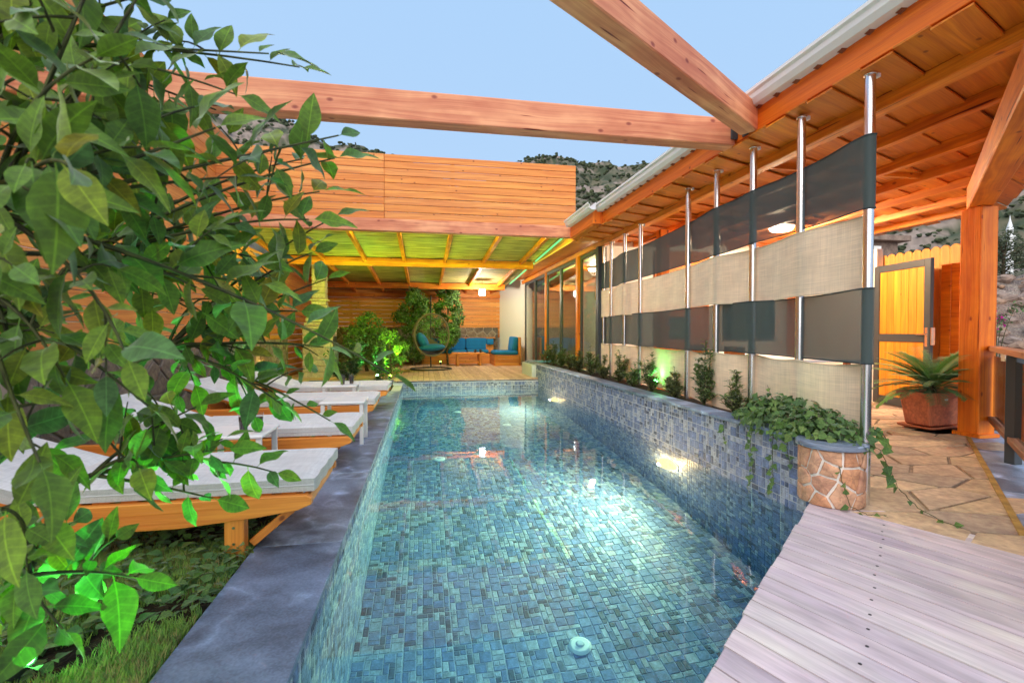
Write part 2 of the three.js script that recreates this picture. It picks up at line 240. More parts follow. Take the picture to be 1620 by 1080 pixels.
// ---------- materials (linear base colours) ----------
const wood = (c, o = {}) => mat(c, { map: W1, bumpMap: WB, bumpScale: 0.0012, roughness: 0.62, ...o });
const M = {
  fascia: wood([1.0, 0.25, 0.012], { roughness: 0.5 }), beam: wood([0.9, 0.41, 0.22], { map: W2, bumpMap: W2, bumpScale: 0.003 }), panel: [wood([0.98, 0.42, 0.1]), wood([0.95, 0.38, 0.085]), wood([0.98, 0.45, 0.13])],
  soffit: [wood([0.86, 0.28, 0.012], { roughness: 0.55 }), wood([0.76, 0.24, 0.01], { roughness: 0.55 }), wood([0.9, 0.31, 0.018], { roughness: 0.55 })], joist: wood([0.94, 0.32, 0.018], { map: W2, roughness: 0.5 }), post: wood([1.0, 0.27, 0.012], { map: W2, roughness: 0.45 }),
  yellow: [wood([1.0, 0.44, 0.02]), wood([1.0, 0.4, 0.018]), wood([0.95, 0.44, 0.025])], picket: wood([0.95, 0.5, 0.1]), lounger: wood([0.95, 0.37, 0.06], { roughness: 0.45 }), sofaWood: [wood([0.8, 0.33, 0.09]), wood([0.72, 0.28, 0.07]), wood([0.85, 0.38, 0.11])],
  deck: [0, 1, 2, 3].map((k) => mat([[0.76, 0.72, 0.76], [0.66, 0.63, 0.67], [0.82, 0.77, 0.79], [0.71, 0.68, 0.73]][k], { map: rep(T.soft, 1 / 0.5, 1 / 2), bumpMap: WB, bumpScale: 0.0008, roughness: 0.75 })),
  deckWarm: [0, 1, 2].map((k) => mat([[0.72, 0.5, 0.36], [0.66, 0.45, 0.31], [0.76, 0.54, 0.4]][k], { map: rep(T.soft, 1 / 0.5, 1 / 2), roughness: 0.7 })),
  marble: [[0.64, 0.77, 1.0], [0.56, 0.69, 0.92], [0.7, 0.82, 1.0]].map((c) => mat(c, { map: rep(T.marble, 1 / 1.3, 1 / 1.3), roughness: 0.42, bumpMap: rep(T.grain, 2, 2), bumpScale: 0.0006 })),
  slate: mat([0.36, 0.37, 0.44], { map: rep(T.marble, 1 / 1.3, 1 / 1.3), roughness: 0.38 }),
  grout: mat([0.6, 0.63, 0.7], { roughness: 0.85 }),
  white: mat([0.82, 0.82, 0.82], { roughness: 0.45 }), plaster: mat([0.82, 0.8, 0.76], { bumpMap: rep(T.grain, 1.5, 1.5), bumpScale: 0.002, roughness: 0.9 }),
  steel: mat([0.78, 0.78, 0.8], { metalness: 1, roughness: 0.24 }), dark: mat([0.055, 0.062, 0.07], { roughness: 0.45 }), iron: mat([0.03, 0.03, 0.035], { roughness: 0.5 }), chrome: mat([0.8, 0.78, 0.72], { metalness: 1, roughness: 0.2 }),
  glass: phys([0.9, 0.95, 0.94], { transmission: 1, thickness: 0, roughness: 0.02, ior: 1.5 }), tinted: phys([0.42, 0.46, 0.46], { transmission: 1, thickness: 0, roughness: 0.02, ior: 1.55 }),
  netDark: mat([0.055, 0.08, 0.08], { transparent: true, opacity: 0.93, roughness: 0.85, bumpMap: rep(T.weave, 8, 8), bumpScale: 0.001, side: THREE.DoubleSide }), netBeige: phys([1.0, 0.83, 0.62], { transmission: 0.2, thickness: 0, roughness: 1, map: rep(T.cloth, 2, 2), bumpMap: rep(T.weave, 8, 8), bumpScale: 0.001, side: THREE.DoubleSide }),
  cushion: mat([0.84, 0.84, 0.84], { map: rep(T.cloth, 3, 3), roughness: 0.95, bumpMap: rep(T.grain, 3, 3), bumpScale: 0.003 }), blue: mat([0.008, 0.2, 0.52], { map: rep(T.cloth, 3, 3), roughness: 0.9, bumpMap: rep(T.grain, 2, 2), bumpScale: 0.004 }),
  terracotta: mat([0.8, 0.28, 0.14], { map: rep(T.stoneL, 2, 2), roughness: 0.75 }), reed: mat([0.85, 0.72, 0.4], { map: rep(T.reed, 1, 1), bumpMap: rep(T.reed, 1, 1), bumpScale: 0.006, roughness: 0.8 }),
  soil: mat([0.16, 0.11, 0.07], { map: rep(T.soil, 1.5, 1.5), roughness: 1 }), bark: mat([0.34, 0.26, 0.17], { map: rep(T.bark, 4, 2), bumpMap: rep(T.bark, 4, 2), bumpScale: 0.006, roughness: 0.9 }), twig: mat([0.2, 0.27, 0.07], { map: rep(T.bark, 6, 3), roughness: 0.75 }),
  wicker: mat([0.2, 0.16, 0.12], { roughness: 0.7 }), cola: mat([0.03, 0.012, 0.008], { roughness: 0.1 }),
};
const leafM = (c, o = {}) => phys(c, { map: T.leaf, roughness: 0.95, transmission: 0.36, thickness: 0, clearcoat: 0.2, clearcoatRoughness: 0.45, side: THREE.DoubleSide, ...o });
const plainLeaf = (c, o = {}) => phys(c, { roughness: 0.96, transmission: 0.3, thickness: 0, clearcoat: 0.2, clearcoatRoughness: 0.45, side: THREE.DoubleSide, ...o });
const glow = (c, k) => new THREE.MeshStandardMaterial({ color: RGB([0.1, 0.1, 0.1]), emissive: RGB(c), emissiveIntensity: k, roughness: 0.4 });
function lamp(c, i, p, r = 1) { const l = new THREE.PointLight(RGB(c), i); l.position.set(p[0], p[1], -p[2]); l.castShadow = true; l.shadow.radius = r; scene.add(l); return l; }

// ---------- ground and hills ----------
reseed(11);
const ground = put(scene, 'ground', (() => {                    // one sheet to the horizon, with a hole kept free for the pool pit
  const g = new Geo(), y = -0.62, far = 1500, q = (a, b, c, d) => g.poly([[a, y, -c], [b, y, -c], [b, y, -d], [a, y, -d]], [[a, c], [b, c], [b, d], [a, d]], null, [0, 1, 0]);
  q(-far, far, 11.2, far); q(-far, far, -far, -0.6); q(-far, -0.75, -0.6, 11.2); q(2.8, far, -0.6, 11.2); return g.build();
})(), mat([0.55, 0.48, 0.4], { map: rep(T.stone, 0.25, 0.25), roughness: 1 })); tag(ground, 'dry pale earth all round the house', null, null, 'structure');
let hillY;
{
  const ctl = [[-80, 0.24], [-50, 0.3], [-36, 0.336], [-22, 0.4], [-18.3, 0.392], [-14.1, 0.384], [-9.7, 0.368], [-2.9, 0.356], [0, 0.33], [4, 0.3], [8, 0.315], [11, 0.354], [14.4, 0.366], [21.3, 0.338], [25.6, 0.324], [31, 0.32], [45, 0.3], [56, 0.27], [75, 0.22], [100, 0.2]];
  const ridge = (p) => { let k = 0; while (k < ctl.length - 2 && p > ctl[k + 1][0]) k++; const t = clamp((p - ctl[k][0]) / (ctl[k + 1][0] - ctl[k][0])); return lerp(ctl[k][1], ctl[k + 1][1], t * t * (3 - 2 * t)); };
  const hgt = (phi, t) => { const a = phi * Math.PI / 180, r = 90 + 610 * t, x = Math.sin(a) * r, f = Math.cos(a) * r, n = fbm(x / 60 + 50, f / 60 + 50, 201, 1e6, 1e6, 5) - 0.5, crag = Math.abs(fbm(x / 22 + 90, f / 22 + 20, 211, 1e6, 1e6, 4) - 0.5);
    return ridge(phi) * 700 * Math.pow(t, lerp(1.25, 2.2, sst(36, 50, phi))) + (n * 46 - crag * 30) * Math.min(1, t * 2.2) * (t > 0.97 ? 0.7 : 1) - 3 * (1 - t); };
  hillY = (phi, t) => hgt(phi, t) - 0.6;
  const g = new Geo(), NA = 800, NR = 130;
  for (let j = 0; j <= NR; j++) for (let i = 0; i <= NA; i++) {
    const phi = lerp(-80, 100, i / NA), a = phi * Math.PI / 180, t = j / NR, r = 90 + 610 * t, x = Math.sin(a) * r, f = Math.cos(a) * r;
    const h = hgt(phi, t);
    const rockN = fbm(x / 26 + 7, h / 14 + f / 60, 221, 1e6, 1e6, 4), rock = sst(0.5, 0.6, rockN), sp = vn(x / 3, f / 3 + h, 231), sc = sst(0.35, 0.65, vn(x / 5, h / 4 + f / 9, 233));
    const R1 = [0.28, 0.215, 0.18], G1 = [0.045, 0.06, 0.03], S1 = [0.13, 0.115, 0.075], soilg = [0, 1, 2].map((k) => lerp(S1[k], G1[k], sc)), c = [0, 1, 2].map((k) => lerp(soilg[k], R1[k], rock) * (0.75 + 0.5 * sp));
    g.v(x, h - 0.6, -f, 0, 1, 0, x / 10, f / 10, c);
  }
  for (let j = 0; j < NR; j++) for (let i = 0; i < NA; i++) { const a = j * (NA + 1) + i; g.i.push(a, a + 1, a + NA + 1, a + 1, a + NA + 2, a + NA + 1); }
  const m = put(scene, 'mountain', g.build(true), mat([1, 1, 1], { vertexColors: true, roughness: 1 })); tag(m, 'rocky mountain ridge with scrub behind the house', null, null, 'structure');
}
{ // low scrub on the slopes
  reseed(241); const b = new THREE.IcosahedronGeometry(1, 1), q = b.attributes.position; for (let k = 0; k < q.count; k++) { const r = 0.7 + 0.6 * hash(Math.round(q.getX(k) * 50), Math.round(q.getY(k) * 50) + Math.round(q.getZ(k) * 70), 3); q.setXYZ(k, q.getX(k) * r, q.getY(k) * r * 0.75, q.getZ(k) * r); } b.computeVertexNormals();
  const N = 9000, im = new THREE.InstancedMesh(b, mat([1, 1, 1], { roughness: 1 }), N), c = new THREE.Color(); im.name = 'hill_scrub'; let n = 0;
  while (n < N) { const phi = rr(-40, 75), t = Math.pow(R(), 0.6), a = phi * Math.PI / 180, r = 90 + 605 * t, x = Math.sin(a) * r, f = Math.cos(a) * r; if (fbm(x / 40 + 3, f / 40 + 8, 247, 1e6, 1e6, 3) + 0.25 * R() < 0.55) continue; const s = rr(0.7, 2.4) * (0.7 + 0.5 * t); im.setMatrixAt(n, new M4().makeRotationY(R() * 6).scale(new V3(s, s * rr(0.7, 1.2), s)).setPosition(x, hillY(phi, t) + s * 0.25, -f)); const w = R(); c.setRGB(lerp(0.035, 0.085, w), lerp(0.05, 0.1, w), lerp(0.025, 0.045, w)); im.setColorAt(n++, c); }
  scene.add(im); tag(im, 'dark scrub bushes dotted over the mountain slopes', 'scrub', null, 'stuff');
}
// ---------- pool ----------
const WX0 = -0.44, WX1 = 2.5, WF1 = 10.5, FLOOR = -1.62, WATER = -0.12;
const pool = struct('swimming_pool', 'long mosaic tiled swimming pool');
const poolPlan = [[WX0, 0.31], [WX1, 2.75], [WX1, WF1], [WX0, WF1]];
const TONE = { mid: [[0.27, 0.34, 0.62], [0.31, 0.38, 0.64], [0.24, 0.31, 0.58], [0.34, 0.4, 0.64]], light: [[0.6, 0.62, 0.76], [0.54, 0.57, 0.73], [0.66, 0.67, 0.78]], dark: [[0.15, 0.17, 0.27], [0.19, 0.215, 0.32]] };
const tileMat = {}; for (const k in TONE) tileMat[k] = TONE[k].map((c) => mat(c, { map: rep(T.glaze, 5, 5), roughness: 0.62 }));
const tileAll = phys([1, 1, 1], { vertexColors: true, map: rep(T.glaze, 5, 5), roughness: 0.62 });
{
  bx(pool, 'basin_wall', M.grout, WX0 - 0.2, WX0 - 0.005, FLOOR - 0.2, -0.032, 0, WF1 + 0.2, 0.001); bx(pool, 'basin_wall', M.grout, WX1 + 0.005, WX1 + 0.16, FLOOR - 0.2, 0.355, 2.74, 11.8, 0.001); bx(pool, 'basin_wall', M.grout, WX0 - 0.2, WX1 + 0.16, FLOOR - 0.2, 0.03, WF1 + 0.005, WF1 + 0.2, 0.001);
  prism(pool, 'basin_floor', M.grout, [[-0.6, 0.1], [2.6, 2.5], [2.6, 10.6], [-0.6, 10.6]], FLOOR - 0.15, FLOOR - 0.005);
  bar(pool, 'basin_wall', M.grout, [-0.6, -0.85, 0.1], [2.6, -0.85, 2.745], 0.1, 1.55, 0.001);
  bx(pool, 'planter_end_wall', M.grout, 2.4, 2.55, -0.03, 0.355, 10.7, 11.8, 0.001);
  const mod = 0.0385, gap = 0.004, near = [], rest = new Geo(), geoCache = {};
  function field(o, ux, uy, n, W, H, seedN, ok) {                     // o, ux, uy, n in [x, y, f]
    reseed(seedN); const nx = Math.floor(W / mod), ny = Math.floor(H / mod), full = new Uint8Array(nx * ny);
    for (let j = 0; j < ny; j++) for (let i = 0; i < nx; i++) {
      if (full[j * nx + i]) continue; const si = i % 8, sj = j % 8, free = (a, b) => si + a <= 8 && sj + b <= 8 && i + a <= nx && j + b <= ny && ![...Array(a * b).keys()].some((k) => full[(j + Math.floor(k / a)) * nx + i + k % a]);
      const r = R(); let a = 1, b = 1; if (r < 0.4 && free(2, 2)) a = b = 2; else if (r < 0.55 && free(2, 1)) a = 2; else if (r < 0.68 && free(1, 2)) b = 2;
      for (let k = 0; k < a * b; k++) full[(j + Math.floor(k / a)) * nx + i + k % a] = 1;
      const q = R(), tone = a * b === 4 ? (q < 0.93 ? 'mid' : 'light') : a * b === 2 ? (q < 0.55 ? 'light' : q < 0.8 ? 'mid' : 'dark') : q < 0.36 ? 'light' : q < 0.7 ? 'mid' : 'dark', ci = Math.floor(R() * TONE[tone].length);
      const x = i * mod + (i - si) / 8 * 0.003 + gap / 2, y = j * mod + (j - sj) / 8 * 0.003 + gap / 2, w = a * mod - gap, h = b * mod - gap, cx = x + w / 2, cy = y + h / 2;
      const c = [0, 1, 2].map((k) => o[k] + ux[k] * cx + uy[k] * cy); if (ok && !ok(c)) continue;
      near.push({ c, ux, uy, n, w, h, tone, ci, d: (c[0] * c[0] + (c[1] - 1.1) ** 2 + c[2] * c[2]) * (n[1] > 0.5 ? 1.2 : c[1] < WATER ? 3 : 0.9) });
    }
  }
  const half = (w, h, k) => { const d = 0.0035; return [[-w / 2 + (k ? d : 0), -h / 2 + (k ? d : 0)], [w / 2 - (k ? d : 0), -h / 2 + (k ? d : 0)], [w / 2 - (k ? d : 0), h / 2 - (k ? d : 0)], [-w / 2 + (k ? d : 0), h / 2 - (k ? d : 0)]]; };
  function tileInto(g, w, h, P, uvo, col, nrm) {
    const a = half(w, h, 0).map(([x, y]) => P(x, y, -0.002)), b = half(w, h, 1).map(([x, y]) => P(x, y, 0)), U = half(w, h, 1).map(([x, y]) => [x + uvo[0], y + uvo[1]]);
    g.poly(b, U, col, nrm); for (let k = 0; k < 4; k++) g.poly([a[k], a[(k + 1) % 4], b[(k + 1) % 4], b[k]], [U[k], U[(k + 1) % 4], U[(k + 1) % 4], U[k]], col, nrm);
  }
  const inPlan = (c) => c[2] > 0.33 + (c[0] - WX0) * 0.83;
  field([WX0, FLOOR, 0.3], [1, 0, 0], [0, 0, 1], [0, 1, 0], WX1 - WX0, WF1 - 0.3, 301, inPlan);
  field([WX1, FLOOR, 2.74], [0, 0, 1], [0, 1, 0], [-1, 0, 0], 9.05, 0.352 - FLOOR, 303, (c) => c[2] < WF1 || c[1] > 0.1);
  field([WX0, FLOOR, 0.3], [0, 0, 1], [0, 1, 0], [1, 0, 0], WF1 - 0.3, -0.035 - FLOOR, 305);
  field([WX0, FLOOR, WF1], [1, 0, 0], [0, 1, 0], [0, 0, -1], WX1 - WX0, 0.03 - FLOOR, 307);
  near.sort((p, q) => p.d - q.d);
  near.forEach((t, k) => {
    const U = new V3(t.ux[0], t.ux[1], -t.ux[2]), W = new V3(t.uy[0], t.uy[1], -t.uy[2]), N = new V3(t.n[0], t.n[1], -t.n[2]), C = new V3(t.c[0], t.c[1], -t.c[2]);
    if (k < 300) {
      const key = t.w.toFixed(4) + t.h.toFixed(4) + (k % 3); if (!geoCache[key]) { const g = new Geo(); tileInto(g, t.w, t.h, (x, y, z) => [x, y, z], [R(), R()], null, [0, 0, 1]); geoCache[key] = g.build(); }
      const m = put(pool, 'mosaic_tile', geoCache[key], tileMat[t.tone][t.ci]), right = new V3().crossVectors(U, W).dot(N) > 0 ? U : U.clone().negate(); m.quaternion.setFromRotationMatrix(new M4().makeBasis(right, W, N)); m.position.copy(C);
    } else { const c = TONE[t.tone][t.ci].map((x) => x); tileInto(rest, t.w, t.h, (x, y, z) => [C.x + U.x * x + W.x * y + N.x * z, C.y + U.y * x + W.y * y + N.y * z, C.z + U.z * x + W.z * y + N.z * z], [hash(k, 1, 5), hash(k, 2, 5)], c, [N.x, N.y, N.z]); }
  });
  tag(put(pool, 'mosaic_tile_field', rest.build(), tileAll), null, null, null, 'stuff');
  // stone coping slabs along the left edge and the slab on the planter wall
  reseed(320); let f = 0.05, k = 0; const seams = [0.05, 1.42, 2.66, 3.95, 5.2, 6.5, 7.75, 9.3];
  for (k = 0; k + 1 < seams.length; k++) put(pool, 'coping_slab', cbox(0.43, 0.03, seams[k + 1] - seams[k] - 0.004, 0.004, 2), M.marble[k % 3], [-0.64, -0.015 + (k % 2) * 0.0015, (seams[k] + seams[k + 1]) / 2]);
  const ps = [2.95, 3.9, 5.1, 6.3, 7.5, 8.7, 9.9, 11.82]; for (k = 0; k + 1 < ps.length; k++) bx(pool, 'wall_cap_slab', M.marble[(k + 1) % 3], WX1 - 0.025, WX1 + 0.17, 0.357, 0.39, ps[k] + 0.002, ps[k + 1] - 0.002, 0.006, 2);
  bx(pool, 'edge_trim', M.slate, WX0 - 0.12, WX1 - 0.0, 0.031, 0.056, WF1 - 0.012, WF1 + 0.12, 0.004);
  for (const [x, fz] of [[0.98, 2.95], [0.2, 6.3], [0.62, 9.1], [1.35, 7.9]]) { const d = cyl(pool, 'floor_inlet', M.white, x, fz, FLOOR + 0.001, FLOOR + 0.022, 0.075, 0.06, 24); cyl(d, 'inlet_cap', M.grout, x, fz, FLOOR + 0.02, FLOOR + 0.036, 0.03, 0.022, 16); }
}
{ // the water itself, a solid body that reaches a little into the walls
  const g = new Geo(), e = 0.004, pl = [[WX0 - e, 0.29], [WX1 + e, 2.73], [WX1 + e, WF1 + e], [WX0 - e, WF1 + e]];
  g.poly(pl.map(([x, f]) => [x, WATER, -f]), pl.map(([x, f]) => [x / 2.2, f / 2.2]), null, [0, 1, 0]); g.poly(pl.map(([x, f]) => [x, FLOOR - 0.004, -f]), pl, null, [0, -1, 0]);
  for (let k = 0; k < 4; k++) { const a = pl[k], b = pl[(k + 1) % 4]; g.poly([[a[0], FLOOR - 0.004, -a[1]], [b[0], FLOOR - 0.004, -b[1]], [b[0], WATER, -b[1]], [a[0], WATER, -a[1]]], [[0, 0], [0, 0], [0, 0], [0, 0]], null, [(a[0] + b[0]) / 2 - 1, 0, -((a[1] + b[1]) / 2 - 6)]); }
  const w = put(scene, 'water', g.build(), phys([1, 1, 1], { transmission: 1, thickness: 1, ior: 1.33, roughness: 0.0, attenuationColor: RGB([0.44, 0.82, 0.97]), attenuationDistance: 2.6, bumpMap: T.ripple, bumpScale: 0.0022 }));
  tag(w, 'clear still water filling the pool', null, null, 'structure');
}
// underwater lamps on the right wall
[[4.62, 'round warm pool lamp under water nearest the deck'], [9.0, 'round warm pool lamp under water at the far end']].forEach(([f, label]) => {
  const t = thing('pool_lamp', label, 'pool lamp', [WX1, -0.62, f], 'lamps set in the pool wall'), ring = put(t, 'trim_ring', new THREE.TorusGeometry(0.17, 0.008, 8, 28), M.white, [WX1 - 0.002, -0.62, f]); ring.rotation.y = Math.PI / 2;
  const lens = put(t, 'lens', new THREE.SphereGeometry(0.16, 24, 12, 0, 2 * Math.PI, 0, Math.PI / 2), glow([1, 0.6, 0.16], 1.5), [WX1, -0.62, f]); lens.rotation.z = Math.PI / 2; lens.scale.set(1, 0.75, 1);
  const l = new THREE.SpotLight(RGB([1, 0.72, 0.34]), 27, 0, 1.45, 0.7); l.position.set(WX1 - 0.1, -0.62, -f); l.target.position.set(WX1 - 1.1, -0.75, -f); l.castShadow = true; l.shadow.radius = 2; scene.add(l, l.target); lamp([1, 0.6, 0.22], 2.6, [WX1 - 0.11, -0.62, f], 1.5);
});
// ---------- front deck ----------
{
  reseed(400); const a = -0.374, dir = [Math.sin(a), Math.cos(a)], n = [Math.cos(a), -Math.sin(a)], deck = struct('front_deck', 'pale weathered timber deck in front of the pool');
  const outline = [[2.47, 2.745], [-1.5, -0.62], [-1.5, -2.2], [4.2, -2.2], [4.2, -0.4], [3.6, 0.52], [2.74, 2.62]];
  const w = 0.12; let k = 0;
  for (let d = -1.6; d < 4.4; d += w) {
    let p = clip(outline, -n[0], -n[1], -(d + 0.004)); p = clip(p, n[0], n[1], d + w - 0.004); if (p.length < 3) { k++; continue; }
    const j = rr(-0.006, 0.006), cut = p.map(([x, f]) => [x - dir[0] * j, f - dir[1] * j]); const dy = rr(-0.0015, 0.0015);
    const b = prism(deck, 'deck_board', M.deck[Math.floor(R() * 4)], cut, -0.028 + dy, dy, a);
    if (k % 1 === 0) for (const s of [0.42, 1.25]) { const c = [cut.reduce((q, z) => Math.max(q, z[0] * dir[0] + z[1] * dir[1]), -9) - s - rr(0, 0.02), d + w * rr(0.42, 0.58)], x = dir[0] * c[0] + n[0] * c[1], f = dir[1] * c[0] + n[1] * c[1]; if (f > -0.3) cyl(b, 'screw', M.iron, x, f, dy - 0.004, dy + 0.0012, 0.0065, 0.0065, 8); }
    k++;
  }
  prism(deck, 'deck_frame', mat([0.045, 0.035, 0.03], { roughness: 1 }), [[2.4, 2.66], [-1.45, -0.6], [-1.45, -2.1], [4.1, -2.1], [3.5, 0.5], [2.68, 2.55]], -0.13, -0.036, a);
}
// ---------- flagstone path, marble strip ----------
{
  reseed(421); const path = struct('paved_path', 'crazy paving path of pale flat stones');
  const outline = [[2.74, 2.63], [3.62, 0.5], [5.0, 1.2], [3.13, 2.05], [5.98, 4.47], [7.4, 5.0], [7.4, 7.0], [3.3, 7.0], [2.95, 3.3]], hull = [[2.55, 2.6], [3.62, 0.4], [5.98, 4.47], [7.3, 5.3], [7.3, 8.3], [3.3, 8.3], [2.9, 4]];
  prism(path, 'mortar_bed', mat([0.6, 0.5, 0.38], { map: rep(T.stone, 1.2, 1.2), bumpMap: rep(T.grain, 2, 2), bumpScale: 0.006, roughness: 1 }), hull, -0.09, -0.012, 0);
  prism(path, 'screed', M.soil, [[2.5, 2.7], [3.6, 0.3], [3.75, 0.3], [6.6, 4.3], [7.4, 5.3], [7.4, 8.35], [2.8, 8.35]], -0.62, -0.09, 0);
  const sites = []; for (let k = 0; k < 4000 && sites.length < 240; k++) { const s = [rr(2.6, 7.3), rr(0.5, 8.3)]; if (sites.every((q) => Math.hypot((q[0] - s[0]) * 1.0 + (q[1] - s[1]) * 0.45, (q[1] - s[1]) * 1.55) > 0.2 + 0.2 * hash(k, 3, 3))) sites.push(s); }
  const base = [[0.78, 0.62, 0.4], [0.66, 0.54, 0.38], [0.84, 0.7, 0.48], [0.56, 0.47, 0.36], [0.74, 0.6, 0.43]].map((c) => mat(c, { map: rep(T.stoneL, 1.4, 1.4), bumpMap: rep(T.grain, 1.6, 1.6), bumpScale: 0.006, roughness: 0.8 }));
  const warp = sites.map(([x, f]) => [x, f * 1.7]); const cells = voronoi(hull.map(([x, f]) => [x, f * 1.7]), warp, 0.03).map((p) => p.map(([x, f]) => [x, f / 1.7]));
  cells.forEach((p) => prism(path, 'flagstone', base[Math.floor(R() * base.length)], p, -0.03, rr(-0.003, 0.004), R() * 3));
  const L = (s, o) => { const d = [0.761, 0.649], n = [0.649, -0.761]; return [3.164 + d[0] * s + n[0] * o, 2.074 + d[1] * s + n[1] * o]; };
  tag(prism(scene, 'edging_strip', mat([0.75, 0.5, 0.12], { map: rep(T.stone, 2, 2), roughness: 0.6 }), [L(0.0, 0), L(3.75, 0), L(3.75, 0.035), L(0.03, 0.035)], -0.05, 0.008, 0.86), 'narrow yellow edging line between path and grey paving', null, null, 'structure');
  const strip = struct('grey_paving', 'polished grey stone strip under the railing'); for (let k = 0; k < 4; k++) prism(strip, 'paving_slab', M.marble[k % 3], [L(0.05 + k * 0.95, 0.037), L(0.997 + k * 0.95, 0.037), L(0.997 + k * 0.95, 0.6), L(0.05 + k * 0.95, 0.6)], -0.05, 0.002, -0.7);
  prism(strip, 'paving_base', M.grout, [L(0.04, 0.04), L(3.86, 0.04), L(3.86, 0.61), L(0.04, 0.61)], -0.62, -0.051, 0);
}
// ---------- lawn ----------
{
  const soil = put(scene, 'lawn_soil', prismGeo([[-3.2, -1], [-0.86, -1], [-0.86, 9.35], [-0.62, 9.35], [-0.62, 10.68], [-3.2, 16.9], [-3.25, 16.9]], -0.62, -0.03, 0, [0, 0]), mat([0.2, 0.15, 0.085], { map: rep(T.soil, 1.3, 1.3), bumpMap: rep(T.soil, 1.3, 1.3), bumpScale: 0.03, roughness: 1 })); tag(soil, 'brown garden soil under the lawn', null, null, 'structure');
  reseed(440); const g = new Geo(); for (let k = 0; k < 7; k++) { const a = R() * 7, l = rr(0.03, 0.06), d = [Math.cos(a) * l * 0.5, Math.sin(a) * l * 0.5], w = 0.0016, o = [rr(-0.015, 0.015), rr(-0.015, 0.015)], s = [-Math.sin(a) * w, Math.cos(a) * w]; g.poly([[o[0] - s[0], 0, o[1] - s[1]], [o[0] + s[0], 0, o[1] + s[1]], [o[0] + d[0] * 0.5 + s[0], l * 0.7, o[1] + d[1] * 0.5 + s[1]], [o[0] + d[0] * 0.5 - s[0], l * 0.7, o[1] + d[1] * 0.5 - s[1]]], [[0, 0], [1, 0], [1, 1], [0, 1]], null, [0, 0.3, 1]); g.poly([[o[0] + d[0] * 0.5 - s[0], l * 0.7, o[1] + d[1] * 0.5 - s[1]], [o[0] + d[0] * 0.5 + s[0], l * 0.7, o[1] + d[1] * 0.5 + s[1]], [o[0] + d[0], l, o[1] + d[1]]], [[0, 0], [1, 0], [1, 1]], null, [0, 0.3, 1]); }
  const spots = []; for (let k = 0; k < 90000 && spots.length < 52000; k++) { const nr = k % 5 < 3, x = -0.87 - Math.pow(R(), nr ? 1.0 : 1.3) * (nr ? 1.5 : 2.3), f = nr ? rr(0.6, 2.7) : 0.5 + Math.pow(R(), 2.1) * 8.8, d = fbm(x * 1.6 + 40, f * 1.6 + 40, 451, 1e6, 1e6, 3); if (d > (nr ? 0.2 : 0.3) + 0.22 * R()) spots.push([x, f, d]); }
  const gm = new THREE.InstancedMesh(g.build(), plainLeaf([1, 1, 1], { clearcoat: 0 }), spots.length), c = new THREE.Color(); gm.name = 'lawn_grass';
  spots.forEach(([x, f, d], k) => { gm.setMatrixAt(k, new M4().makeRotationY(R() * 6).scale(new V3(1, rr(0.6, 1.3), 1)).setPosition(x, -0.033, -f)); const t = R(), dry = R() < 0.16; c.setRGB(dry ? 0.42 : lerp(0.14, 0.3, t), dry ? 0.34 : lerp(0.28, 0.46, t), dry ? 0.12 : 0.06); gm.setColorAt(k, c); });
  gm.castShadow = gm.receiveShadow = true; scene.add(gm); tag(gm, 'short patchy grass beside the pool coping', 'grass', null, 'stuff');
  const lg = leafGeo(0.05, 0.036, { seg: 4, fold: 0.25, curl: 0.3, base: 0.6 }), ls = []; for (let k = 0; k < 16000 && ls.length < 3600; k++) { const x = -0.875 - Math.pow(R(), 1.2) * 1.6, f = 0.7 + Math.pow(R(), 1.3) * 3, d = fbm(x * 2.2 + 9, f * 2.2 + 9, 461, 1e6, 1e6, 3); if (d > 0.36 + 0.16 * R()) ls.push([x, f]); }
  const lm = new THREE.InstancedMesh(lg, plainLeaf([1, 1, 1], { map: T.leaf, clearcoat: 0.25 }), ls.length); lm.name = 'ground_cover';
  ls.forEach(([x, f], k) => { const a = R() * 7, d = new V3(Math.cos(a), rr(0.05, 0.7), Math.sin(a)); lm.setMatrixAt(k, leafMatrix(new V3(x, rr(-0.02, 0.045), -f), d, new V3(rr(-0.4, 0.4), 1, rr(-0.4, 0.4)), rr(0.5, 1.35))); const t = R(); c.setRGB(lerp(0.16, 0.44, t * t), lerp(0.36, 0.56, t), 0.08); lm.setColorAt(k, c); });
  lm.castShadow = lm.receiveShadow = true; scene.add(lm); tag(lm, 'broad leaved creeping plants among the grass', 'ground cover', null, 'stuff');
}

